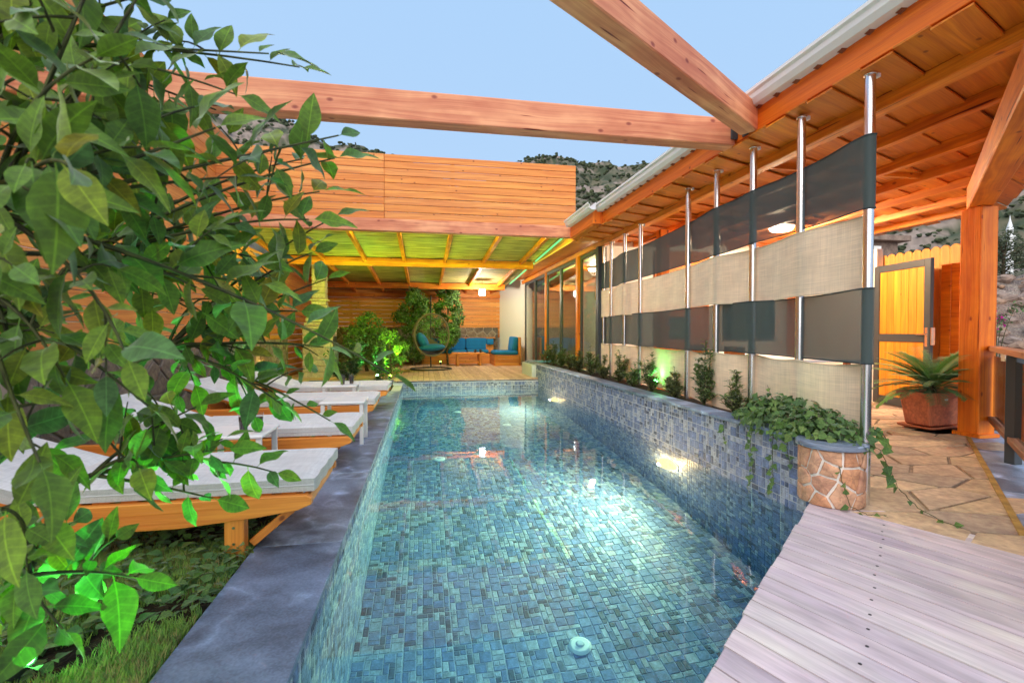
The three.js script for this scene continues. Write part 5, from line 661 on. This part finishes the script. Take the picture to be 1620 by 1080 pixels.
{ // barbecue chimney
  reseed(950); const t = thing('barbecue', 'pale block barbecue with a tapering chimney', 'barbecue', [-2.42, 0, 12.2]), m = [[0.74, 0.64, 0.54], [0.8, 0.7, 0.6], [0.7, 0.61, 0.52]].map((c) => mat(c, { map: rep(T.stoneL, 2, 2), bumpMap: rep(T.grain, 3, 3), bumpScale: 0.006, roughness: 0.9 }));
  let y = 0.02; const course = (w, d, h) => { bx(t, 'block', m[Math.floor(R() * 3)], -2.42 - w / 2, -2.42 + w / 2, y, y + h - 0.006, 12.2 - d / 2, 12.2 + d / 2, 0.012); y += h; };
  for (let k = 0; k < 8; k++) course(0.66, 0.62, 0.145); course(0.74, 0.7, 0.05); for (let k = 0; k < 6; k++) course(0.6 - k * 0.055, 0.56 - k * 0.05, 0.1); course(0.4, 0.4, 0.05); while (y < 2.62) course(0.3, 0.32, 0.14);
  bx(t, 'firebox', M.iron, -2.09, -2.075, 0.55, 1.0, 11.98, 12.42, 0.004); bx(t, 'side_shelf', M.slate, -2.08, -1.98, 0.1, 0.85, 12.0, 12.06, 0.004);
  const h = thing('garden_hose', 'coil of blue hose in front of the barbecue', 'hose', [-2.2, -0.03, 10.6]); const g = new Geo(); for (let q = 0; q < 5; q++) { const r = 0.3 - q * 0.035, pts = []; for (let k = 0; k <= 30; k++) { const a = k / 30 * 2 * Math.PI; pts.push([-2.2 + Math.cos(a) * r, 0.0 + q * 0.018 + rr(-0.004, 0.004), 10.6 + Math.sin(a) * r]); } tube(pts, 0.012, 0.012, 6, g); } put(h, 'coil', g.build(), mat([0.02, 0.1, 0.22], { roughness: 0.4 }));
}
// ---------- lamps ----------
{
  const p = [1.72, 2.28, 14.4], t = thing('hanging_lantern', 'white glowing lantern hanging over the terrace', 'lantern', p); bx(t, 'shade', glow([0.92, 0.95, 1], 9), p[0] - 0.08, p[0] + 0.08, p[1] - 0.1, p[1] + 0.08, p[2] - 0.08, p[2] + 0.08, 0.01); bx(t, 'lid', M.iron, p[0] - 0.09, p[0] + 0.09, p[1] + 0.08, p[1] + 0.1, p[2] - 0.09, p[2] + 0.09, 0.004); put(t, 'cord', tube([[p[0], p[1] + 0.1, p[2]], [p[0], roofY(14.4) - 0.01, p[2]]], 0.006, 0.006, 5).build(), M.iron); lamp([1, 0.9, 0.7], 4.2, [p[0], p[1] - 0.01, p[2]], 3);
  const c = [5.38, 2.75, 6.6], u = thing('ceiling_lamp', 'bright round ceiling lamp glowing through the dark net', 'ceiling lamp', c); cyl(u, 'base', M.white, c[0], c[2], 2.7, 2.754, 0.2); cyl(u, 'diffuser', glow([1, 0.92, 0.75], 30), c[0], c[2], 2.64, 2.7, 0.15, 0.18); lamp([1, 0.8, 0.52], 15, [c[0], 2.62, c[2]], 6);
}
const GREEN = [0.12, 1, 0.16];
function spike(x, y, f, dir, I, label, col = GREEN, big = 1, wide = 0.7) { // garden spot lamp on a spike
  const t = thing('garden_spotlight', label, 'spotlight', [x, y, f], 'garden spotlights'), d = new V3(dir[0], dir[1], -dir[2]).normalize(); put(t, 'spike', tube([[x, y - 0.04, f], [x, y + 0.07, f]], 0.006, 0.006, 6).build(), M.iron);
  const q = new THREE.Quaternion().setFromUnitVectors(new V3(0, 1, 0), d), h = put(t, 'housing', new THREE.CylinderGeometry(0.034, 0.026, 0.07, 16), M.iron, [x, y + 0.09, f]); h.quaternion.copy(q); const e = [x + d.x * 0.038, y + 0.09 + d.y * 0.038, f - d.z * 0.038]; put(t, 'lens', new THREE.SphereGeometry(0.028, 14, 10), glow(col, 20 * big), e);
  const l = new THREE.SpotLight(RGB(col), I, 0, wide, 0.7); l.position.set(e[0], e[1], -e[2]); l.target.position.set(e[0] + d.x, e[1] + d.y, -e[2] + d.z); l.castShadow = true; l.shadow.radius = 1; scene.add(l, l.target);
}
spike(-1.0, 0.02, 11.0, [0.05, 0.9, -0.35], 6, 'green glowing spotlight in the plant bed by the far lounger', GREEN, 4, 1.1); spike(-0.78, -0.03, 1.2, [0.1, 1, 0.22], 2.6, 'green spotlight under the lemon tree', GREEN, 1, 0.62); spike(-1.25, -0.03, 1.75, [0.65, 0.8, -0.2], 1.6, 'green spotlight behind the trunk of the lemon tree', GREEN, 1, 0.6);
spike(2.98, 0.34, 5.9, [-0.1, 0.9, -0.3], 1.0, 'green spotlight in the planter before the beige cloth', GREEN, 1, 1.2); spike(3.0, 0.34, 9.45, [0.35, 1, 0.5], 1.2, 'green spotlight at the foot of the orange door post', GREEN, 1, 0.5); spike(3.0, 0.34, 11.6, [0.1, 1, 0.4], 0.8, 'teal spotlight at the far end of the planter', [0.1, 1, 0.6]); spike(3.02, 0.34, 3.2, [-0.2, 1, -0.3], 0.12, 'green spotlight behind the ivy near the first pole');
spike(0.5, 0.08, 14.6, [-0.1, 0.9, 0.3], 4, 'green spotlight behind the egg chair', [0.35, 1, 0.1], 0.3, 0.8); spike(-2.6, 0.0, 8.6, [-0.5, 1, 0.1], 3, 'green spotlight by the left stone wall', GREEN); spike(-2.5, 0.0, 9.6, [-0.85, 0.5, -0.1], 2.2, 'warm spotlight by the left stone wall', [1, 0.65, 0.15]);
spike(-0.72, 0.03, 10.75, [0.4, 1, 0.08], 11, 'yellow green spotlight among the plants aimed at the reed ceiling', [0.62, 1, 0.04], 0.4, 1.0); spike(-2.0, 0.03, 10.9, [0.25, 1, 0.2], 10, 'yellow green spotlight behind the loungers aimed at the reed ceiling', [0.62, 1, 0.04], 0.4, 1.0);
{ // LED strips under the terrace roof
  const strip = (a, b, label, I) => { const t = thing('led_strip', label, 'led strip', [(a[0] + b[0]) / 2, (a[1] + b[1]) / 2, (a[2] + b[2]) / 2], 'green light strips of the terrace roof'); bar(t, 'tube', glow([0.16, 1, 0.3], 0.5), a, b, 0.03, 0.03, 0.004); return t; };
  strip([2.66, roofY(8.6) - 0.02, 8.55], [2.66, roofY(11.4) - 0.02, 11.45], 'green light strip along the right edge of the terrace roof, front half'); strip([2.66, roofY(11.7) - 0.02, 11.65], [2.66, roofY(15) - 0.02, 15.0], 'green light strip along the right edge of the terrace roof, back half'); strip([-3.0, 2.86, 8.53], [2.5, 2.86, 8.53], 'green light strip behind the front beam of the terrace roof');
  const ra = (x, y, f, w, h, look, c, I) => { const l = new THREE.RectAreaLight(RGB(c), I, w, h); l.position.set(x, y, -f); l.lookAt(look[0], look[1], -look[2]); scene.add(l); };
  ra(-0.25, 2.86, 8.56, 5.4, 0.03, [-0.25, 2.95, 9.2], [0.74, 1, 0.03], 125); ra(2.635, 2.8, 11.8, 6.4, 0.1, [1.5, 2.78, 11.8], [0.6, 1, 0.06], 1.3); ra(2.69, 2.76, 11.0, 4.5, 0.06, [3.1, 2.6, 11.0], [0.4, 1, 0.14], 0.9);
}

// ---------- terrace plants ----------
const lush = [[0.13, 0.32, 0.05], [0.2, 0.4, 0.06], [0.09, 0.22, 0.04]];
shrub(-1.55, 10.4, -0.03, 1.2, 0.5, 961, 'leafy bush in the bed beyond the farthest lounger', lush, { leaf: 0.1, stems: 7, side: 6, dense: 0.5, group: 'plants in the terrace bed' });
shrub(-0.95, 10.5, -0.03, 1.05, 0.34, 962, 'thin stemmed leafy plant beside the green garden lamp', lush, { leaf: 0.1, stems: 6, side: 5, dense: 0.4, group: 'plants in the terrace bed' });
shrub(-1.1, 12.6, 0.03, 1.15, 0.5, 963, 'leafy bush on the terrace left of the egg chair', lush, { leaf: 0.1, stems: 8, side: 7, dense: 0.5, group: 'plants in the terrace bed' });
// ---------- lemon tree ----------
{
  reseed(1001); const base = [-1.32, -0.03, 1.5], t = thing('lemon_tree', 'lemon tree with large glossy leaves filling the left foreground', 'tree', base);
  const wv = () => rr(-0.06, 0.06), trunk = [base, [-1.3, 0.2, 1.47], [-1.26, 0.42, 1.42], [-1.22, 0.6, 1.38]], tr = new Geo(); tube(trunk, 0.055, 0.038, 10, tr); put(t, 'trunk', tr.build(), M.bark);
  const hub = [-1.22, 0.6, 1.38], limbs = [[-0.95, 0.95, 1.1], [-0.85, 1.25, 1.35], [-1.0, 1.5, 1.2], [-0.8, 0.75, 1.35], [-1.2, 1.35, 1.0], [-0.95, 1.75, 1.3], [-0.75, 1.05, 1.6], [-1.3, 1.0, 1.7], [-1.45, 1.4, 1.4], [-0.7, 1.3, 0.95], [-0.8, 0.6, 1.15]], LB = [];
  for (const e of limbs) { const mid = [lerp(hub[0], e[0], 0.5) + wv(), lerp(hub[1], e[1], 0.6) + wv(), lerp(hub[2], e[2], 0.4) + wv()], pts = bez(hub, mid, e, 9), g = new Geo(); tube(pts, 0.018, 0.007, 7, g); put(t, 'limb', g.build(), M.twig); LB.push(pts); }
  const tips = [[-0.42, 1.97, 1.02], [-0.37, 1.78, 1.29], [-0.32, 1.8, 1.38], [-0.22, 1.62, 1.36], [-0.24, 1.58, 1.42], [-0.29, 1.5, 1.47], [-0.27, 1.45, 1.57], [-0.33, 1.34, 1.56], [-0.31, 1.27, 1.66], [-0.26, 1.06, 1.35], [-0.08, 1.0, 1.2], [-0.28, 0.83, 1.55], [-0.42, 0.7, 1.48], [-0.55, 0.66, 1.4], [-0.66, 0.54, 1.24], [-0.72, 0.5, 1.12], [-0.84, 0.57, 1.15], [-0.8, 0.66, 1.27], [-0.6, 0.9, 1.43], [-0.47, 1.06, 0.88], [-0.55, 1.3, 0.81], [-0.5, 1.52, 0.86], [-0.45, 1.66, 0.9], [-0.58, 0.9, 0.86], [-0.46, 1.32, 0.74], [-0.62, 1.1, 0.8], [-0.66, 1.45, 0.9], [-0.6, 1.75, 1.0], [-0.7, 1.9, 1.1], [-0.55, 1.85, 1.2], [-0.5, 1.6, 1.2], [-0.42, 1.45, 1.2], [-0.5, 1.2, 1.2], [-0.45, 1.3, 1.4], [-0.5, 1.05, 1.5], [-0.55, 1.15, 1.35], [-0.62, 0.8, 1.2], [-0.55, 0.95, 1.1], [-0.7, 0.75, 1.05], [-0.72, 1.0, 1.0], [-0.75, 1.2, 1.05], [-0.8, 1.4, 1.15], [-0.75, 1.6, 1.1], [-0.9, 1.7, 1.0], [-0.95, 1.2, 1.0], [-0.9, 0.95, 1.2], [-1.0, 0.8, 1.15], [-0.6, 1.4, 1.5], [-0.65, 1.2, 1.6], [-0.7, 0.95, 1.65], [-0.8, 1.6, 1.4], [-0.7, 1.75, 1.5], [-0.55, 1.7, 1.45], [-0.45, 1.68, 1.3], [-0.4, 1.5, 1.05], [-0.48, 1.42, 0.95], [-0.55, 1.62, 1.05], [-0.52, 1.78, 0.95], [-0.62, 1.95, 0.95], [-0.65, 0.78, 1.35], [-0.5, 0.8, 1.35], [-1.5, 1.5, 1.1], [-1.6, 1.2, 1.4], [-1.5, 1.7, 1.6], [-1.3, 1.9, 1.4], [-1.2, 1.2, 1.9], [-1.0, 1.5, 1.75], [-1.1, 1.9, 1.2], [-0.95, 1.05, 1.75], [-1.5, 0.9, 1.8], [-0.85, 1.9, 1.3], [-0.62, 1.02, 0.98], [-0.68, 1.3, 1.25], [-0.66, 0.82, 0.9], [-0.74, 0.86, 1.12], [-0.38, 0.9, 1.42], [-0.36, 1.16, 1.5], [-0.4, 1.22, 1.3], [-0.3, 1.4, 1.38], [-0.34, 1.6, 1.5]];
  const kinds = [leafGeo(0.105, 0.052, { seg: 8, fold: 0.24, curl: 0.28, wave: 0.12, base: 0.92 }), leafGeo(0.115, 0.06, { seg: 8, fold: 0.15, curl: 0.45, wave: 0.2, base: 0.9 }), leafGeo(0.085, 0.044, { seg: 8, fold: 0.36, curl: 0.15, wave: 0.1, base: 0.92 }), leafGeo(0.135, 0.066, { seg: 8, fold: 0.28, curl: 0.35, wave: 0.25, base: 0.9 })];
  const ms = [leafM([0.22, 0.46, 0.03]), leafM([0.31, 0.54, 0.025]), leafM([0.42, 0.62, 0.02]), leafM([0.58, 0.68, 0.025]), leafM([0.8, 0.64, 0.03]), leafM([0.18, 0.4, 0.09])], pickM = () => { const r = R(); return r < 0.26 ? 0 : r < 0.5 ? 1 : r < 0.74 ? 2 : r < 0.87 ? 3 : r < 0.9 ? 4 : 5; };
  const leaves = [];
  const leafAt = (p, d, s) => leaves.push({ g: Math.floor(R() * 4), m: leafMatrix(new V3(p[0], p[1], -p[2]), d, new V3(rr(-0.45, 0.65), rr(0.3, 1), rr(-0.1, 0.9)), s, rr(-0.5, 0.5)), k: pickM(), p });
  const leafy = (pts, from, n, s) => { const m = pts.length - 1; for (let k = 0; k < n; k++) { const u = (from + (1 - from) * (k + rr(0, 0.6)) / n) * m, q = Math.min(m - 1, Math.floor(u)), P = [0, 1, 2].map((i) => lerp(pts[q][i], pts[q + 1][i], Math.min(1, u - q))), D = new V3(pts[q + 1][0] - pts[q][0], pts[q + 1][1] - pts[q][1], -(pts[q + 1][2] - pts[q][2])).normalize(), a = k * 2.4 + rr(-0.5, 0.5), o = new V3(Math.cos(a), 0.15, Math.sin(a)).cross(D).normalize(); leafAt(P, D.clone().multiplyScalar(rr(0.25, 0.8)).add(o).add(new V3(0, rr(-0.25, 0.35), 0)), s * rr(0.5, 1.15)); } const e = pts[m], D = new V3(e[0] - pts[m - 1][0], e[1] - pts[m - 1][1], -(e[2] - pts[m - 1][2])); leafAt(e, D, s * 0.85); };
  for (const e of tips) {
    let best = null, bd = 9; for (const l of LB) for (let k = 4; k < l.length; k++) { const d = Math.hypot(l[k][0] - e[0], l[k][1] - e[1], l[k][2] - e[2]); if (d < bd) { bd = d; best = l[k]; } }
    const pts = bez(best, [lerp(best[0], e[0], 0.5) + wv() * 0.6, lerp(best[1], e[1], 0.5) + 0.04 + wv() * 0.6, lerp(best[2], e[2], 0.5) + wv() * 0.6], e, 8); const twigs = tube(pts, 0.0055, 0.002, 6); leafy(pts, 0.25, e[0] > -0.5 ? 10 : 6, 1);
    for (let s = 0; s < 2; s++) { const q = pts[3 + Math.floor(R() * 4)], f = [q[0] + rr(-0.14, 0.1), q[1] + rr(-0.13, 0.14), q[2] + rr(-0.12, 0.14)], b = bez(q, [lerp(q[0], f[0], 0.5), lerp(q[1], f[1], 0.5) + 0.02, lerp(q[2], f[2], 0.5)], f, 4); tube(b, 0.003, 0.0014, 5, twigs); leafy(b, 0.2, e[0] > -0.5 ? 3 : 2, 0.85); }
    put(t, 'twig', twigs.build(), M.twig);
  }
  leaves.forEach((l) => { l.d = Math.hypot(l.p[0], l.p[1] - 1.1, l.p[2]) + (l.p[0] / l.p[2] < -0.8 ? 2 : 0); }); leaves.sort((a, b) => a.d - b.d);
  const keep = leaves.filter((l) => l.d > 0.5), acc = ms.map(() => new Geo()); keep.forEach((l, j) => { if (j < 300) { const o = put(t, 'leaf', kinds[l.g], ms[l.k]); l.m.decompose(o.position, o.quaternion, o.scale); o.position.x -= base[0]; o.position.y -= base[1]; o.position.z += base[2]; } else acc[l.k].addGeo(kinds[l.g], l.m); });
  acc.forEach((g, k) => tag(put(t, 'foliage', g.build(), ms[k]), null, null, null, 'stuff'));
}
function leafTree(x, f, y, h, r, sd, label, cols, o = {}) {       // a tree with limbs and a crown of many small leaf clumps
  reseed(sd); const t = thing(o.name ?? 'tree', label, o.cat ?? 'tree', [x, y, f], o.group), g = new Geo(), st = o.stem ?? 0.35; tube([[x, y, f], [x + rr(-0.1, 0.1) * r, y + h * st * 0.6, f], [x, y + h * 0.8, f]], r * 0.09, r * 0.03, 8, g); const ms = cols.map((c) => plainLeaf(c, { clearcoat: 0 })), acc = ms.map(() => new Geo()), L = o.leaf ?? r * 0.09, lg = leafGeo(L, L * 0.55, { seg: 2, stalk: 0 });
  for (let k = 0; k < (o.clumps ?? 60); k++) { const a = R() * 7, v = R(), rad = r * Math.sqrt(R()) * (o.cone ? (1 - v * 0.92) : Math.sqrt(1 - (2 * v - 1) ** 2 * 0.9)), c = [x + Math.cos(a) * rad, y + h * (st * 0.8 + (1 - st * 0.8) * v), f + Math.sin(a) * rad]; if (k % 3 === 0) tube([[x, y + h * lerp(st * 0.6, 0.75, v), f], c], r * 0.02, r * 0.006, 5, g); const q = r * rr(0.16, 0.32); for (let j = 0; j < (o.per ?? 60); j++) { const d = new V3(rr(-1, 1), rr(-1, 1), rr(-1, 1)).normalize(), l = q * Math.pow(R(), 0.4); acc[Math.floor(R() * ms.length)].addGeo(lg, leafMatrix(new V3(c[0] + d.x * l, c[1] + d.y * l, -c[2] + d.z * l), new V3(rr(-1, 1), rr(-0.6, 1), rr(-1, 1)), d, rr(0.6, 1.3))); } }
  put(t, 'trunk', g.build(), M.bark); acc.forEach((a, k) => tag(put(t, 'crown', a.build(), ms[k]), null, null, null, 'stuff')); return t;
}
leafTree(-1.5, 13.6, 0.04, 1.55, 0.6, 966, 'broad green bush at the left of the terrace in front of the stone wall', lush, { name: 'garden_bush', cat: 'bush', clumps: 60, per: 50, stem: 0.15, leaf: 0.09, group: 'plants in the terrace bed' });
leafTree(-0.75, 11.35, 0.0, 1.05, 0.42, 967, 'green lit bush over the glowing garden lamp', lush, { name: 'garden_bush', cat: 'bush', clumps: 36, per: 40, stem: 0.2, leaf: 0.08, group: 'plants in the terrace bed' });
const dusky = [[0.06, 0.14, 0.03], [0.1, 0.2, 0.04], [0.15, 0.3, 0.05]];
leafTree(-0.3, 15.2, 0.08, 2.25, 0.62, 964, 'dense dark climbing bush left behind the egg chair', dusky, { name: 'climbing_bush', cat: 'bush', clumps: 120, per: 75, stem: 0.12, leaf: 0.085, group: 'climbing bushes behind the egg chair' });
leafTree(0.75, 15.35, 0.08, 2.4, 0.45, 965, 'dense dark climbing bush right behind the egg chair', dusky, { name: 'climbing_bush', cat: 'bush', clumps: 100, per: 75, stem: 0.3, leaf: 0.085, group: 'climbing bushes behind the egg chair' });
// ---------- beyond the railing: bank, neighbour's roof, minaret, trees ----------
{
  reseed(1101); const g = new Geo(), NX = 60, NF = 50, hgt = (x, f) => { const d = (x * 0.75 + f * 0.66), r = sst(14, 27, d); return -0.55 + 3.6 * r + (fbm(x / 2 + 30, f / 2 + 30, 1105, 1e6, 1e6, 4) - 0.5) * 2.2 * r * (1 - 0.5 * sst(24, 40, d)); };
  for (let j = 0; j <= NF; j++) for (let i = 0; i <= NX; i++) { const x = lerp(9.5, 60, i / NX), f = lerp(0, 50, j / NF), c0 = fbm(x * 0.8, f * 0.8, 1110, 1e6, 1e6, 4), warm = sst(0.45, 0.65, c0); g.v(x, hgt(x, f), -f, 0, 1, 0, x / 3, f / 3, [lerp(0.6, 0.66, warm), lerp(0.52, 0.44, warm), lerp(0.45, 0.31, warm)]); } for (let j = 0; j < NF; j++) for (let i = 0; i < NX; i++) { const a = j * (NX + 1) + i; g.i.push(a, a + 1, a + NX + 1, a + 1, a + NX + 2, a + NX + 1); }
  tag(put(scene, 'earth_bank', g.build(true), mat([1, 1, 1], { vertexColors: true, map: rep(T.stone, 1, 1), bumpMap: rep(T.grain, 1, 1), bumpScale: 0.15, roughness: 1 })), 'pale rubble bank beyond the railing', null, null, 'structure');
  const rk = new THREE.IcosahedronGeometry(1, 1), rp = rk.attributes.position; for (let k = 0; k < rp.count; k++) { const s = 0.75 + 0.5 * vn(rp.getX(k) * 2 + 9, rp.getY(k) * 2 + rp.getZ(k) * 3, 5); rp.setXYZ(k, rp.getX(k) * s, rp.getY(k) * s * 0.7, rp.getZ(k) * s); } rk.computeVertexNormals();
  const rocks = new THREE.InstancedMesh(rk, mat([1, 1, 1], { map: rep(T.stone, 1, 1), roughness: 1 }), 900), c = new THREE.Color(); rocks.name = 'rubble'; for (let k = 0; k < 900; k++) { const d = rr(14, 30), a = rr(-0.35, 0.5), x = d * Math.sin(0.95 + a * 0.6), f = d * Math.cos(0.95 + a * 0.6), s = rr(0.08, 0.45) * rr(0.5, 1); rocks.setMatrixAt(k, new M4().makeRotationY(R() * 6).scale(new V3(s, s, s)).setPosition(x, hgt(x, f) + s * 0.2, -f)); const w = R(); c.setRGB(lerp(0.45, 0.6, w), lerp(0.38, 0.4, w), lerp(0.34, 0.26, w)); rocks.setColorAt(k, c); } scene.add(rocks); tag(rocks, 'loose stones lying over the bank', 'rubble', null, 'stuff');
  const m = [236, 24, 160], t = thing('minaret', 'slender white minaret on the far hillside', 'minaret', m); const pr = (a) => a.map((q) => new THREE.Vector2(...q)); put(t, 'shaft', new THREE.LatheGeometry(pr([[1.35, 0], [1.35, 14.5], [1.3, 14.5]]), 16), M.white, m); put(t, 'balcony', new THREE.LatheGeometry(pr([[1.3, 14.2], [1.9, 15.2], [1.9, 16.3], [1.75, 16.3], [1.75, 15.4], [0.9, 15.4]]), 16), M.white, m); put(t, 'upper_shaft', new THREE.LatheGeometry(pr([[1.05, 15.3], [1.05, 18.6], [1.25, 18.8]]), 16), M.white, m); put(t, 'spire', new THREE.LatheGeometry(pr([[1.25, 18.8], [0.7, 21], [0.25, 23], [0.01, 25]]), 16), M.white, m);
}
leafTree(27, 18.5, 2.4, 3.4, 1.7, 1201, 'round dark olive tree beside the minaret on the bank', [[0.07, 0.09, 0.04], [0.1, 0.12, 0.055], [0.05, 0.07, 0.035]], { clumps: 70, per: 60, stem: 0.15, group: 'trees beyond the house' });
leafTree(-5.6, 13.0, -0.6, 7.2, 0.75, 1203, 'dark narrow cypress rising behind the plank fence', [[0.035, 0.06, 0.025], [0.05, 0.08, 0.03]], { name: 'cypress_tree', clumps: 110, per: 60, cone: true, stem: 0.1, leaf: 0.09, group: 'trees beyond the house' });
leafTree(-4.8, 4.4, -0.6, 7.0, 1.5, 1205, 'grey green olive tree behind the left fence', [[0.08, 0.11, 0.06], [0.12, 0.15, 0.09]], { clumps: 60, per: 60, stem: 0.45, leaf: 0.12, group: 'trees beyond the house' });
{ // bougainvillea twig and the neighbour's roof seen over the pickets
  reseed(1210); const t = thing('bougainvillea', 'small bush with magenta flowers on the bank beyond the big post', 'bush', [12.75, 0.1, 8.87]); const g = new Geo(), st = new Geo(), gl = new Geo(), lg = leafGeo(0.09, 0.07, { seg: 2, stalk: 0 }); for (let k = 0; k < 7; k++) { const e = [12.75 + rr(-0.3, 0.3), 1.2 + rr(0, 0.5), 8.87 + rr(-0.3, 0.3)]; tube(bez([12.75, -0.6, 8.87], [12.75, 0.9, 8.87], e, 6), 0.012, 0.004, 5, st); for (let j = 0; j < 60; j++) (j < 22 && k < 3 ? g : gl).addGeo(lg, leafMatrix(new V3(e[0] + rr(-0.14, 0.14), e[1] + rr(-0.12, 0.12), -e[2] + rr(-0.14, 0.14)), new V3(rr(-1, 1), rr(-1, 1), rr(-1, 1)), new V3(0, 1, 0), rr(0.5, 1))); } put(t, 'stem', st.build(), M.twig); tag(put(t, 'flowers', g.build(), plainLeaf([0.6, 0.02, 0.3])), null, null, null, 'stuff'); tag(put(t, 'foliage', gl.build(), plainLeaf([0.1, 0.18, 0.05])), null, null, null, 'stuff');
  const n = thing('neighbour_house', 'neighbouring house with clay tiled roof and white gutter above the pickets', 'house', [14, -0.6, 14]); bx(n, 'wall', M.plaster, 11.2, 15.2, -0.6, 3.3, 13.6, 18, 0.01); prism(n, 'roof', mat([0.5, 0.18, 0.09], { map: rep(T.stone, 1, 1), roughness: 0.9 }), [[10.8, 13.1], [15.6, 13.1], [15.6, 18.4], [10.8, 18.4]], 3.3, 3.42, 0); bar(n, 'gutter', M.white, [10.72, 3.36, 13.05], [15.6, 3.36, 13.05], 0.12, 0.12, 0.01); bx(n, 'pipe', M.dark, 11.35, 11.43, 0, 3.9, 13.4, 13.48, 0.004);
  const h2 = thing('terraced_house', 'pale flat roofed house on the slope behind the pickets', 'house', [24, 0, 22]); const hm = mat([0.5, 0.4, 0.33], { map: rep(T.stone, 0.5, 0.5), roughness: 0.95 }); bx(h2, 'wall', hm, 21, 27, 0, 4.19, 21, 26, 0.02); bx(h2, 'roof_slab', hm, 20.5, 27.5, 4.2, 4.5, 20.5, 26.5, 0.02); bx(h2, 'upper_storey', hm, 22, 25, 4.5, 5.9, 22, 26, 0.02); bx(h2, 'roof_slab', hm, 21.7, 25.4, 5.9, 6.2, 21.6, 26.4, 0.02);
}
{ // dining table on the veranda, glimpsed through the net
  const t = thing('dining_table', 'white topped dining table on the veranda behind the net', 'table', [4.7, 0, 5.9]); bx(t, 'table_top', M.white, 4.2, 5.2, 0.74, 0.77, 5.0, 6.8, 0.006); for (const x of [4.28, 5.06]) for (const f of [5.08, 6.66]) bx(t, 'leg', M.sofaWood[0], x, x + 0.06, 0, 0.74, f, f + 0.06, 0.003);
  [[3.95, 5.4], [3.95, 6.2]].forEach(([x, f], k) => { const c = thing('dining_chair', (k ? 'farther' : 'nearer') + ' wooden dining chair behind the net', 'chair', [x, 0, f], 'chairs on the veranda'); bx(c, 'seat', M.sofaWood[1], x - 0.2, x + 0.2, 0.43, 0.46, f - 0.2, f + 0.2, 0.006); for (const a of [-1, 1]) for (const b of [-1, 1]) bx(c, 'leg', M.sofaWood[1], x + a * 0.17 - 0.02, x + a * 0.17 + 0.02, 0, 0.43, f + b * 0.17 - 0.02, f + b * 0.17 + 0.02, 0.003, 1); bx(c, 'backrest', M.sofaWood[1], x - 0.2, x - 0.17, 0.46, 0.92, f - 0.19, f + 0.19, 0.006); });
}
scene.updateMatrixWorld(true);
renderer.render(scene, camera);
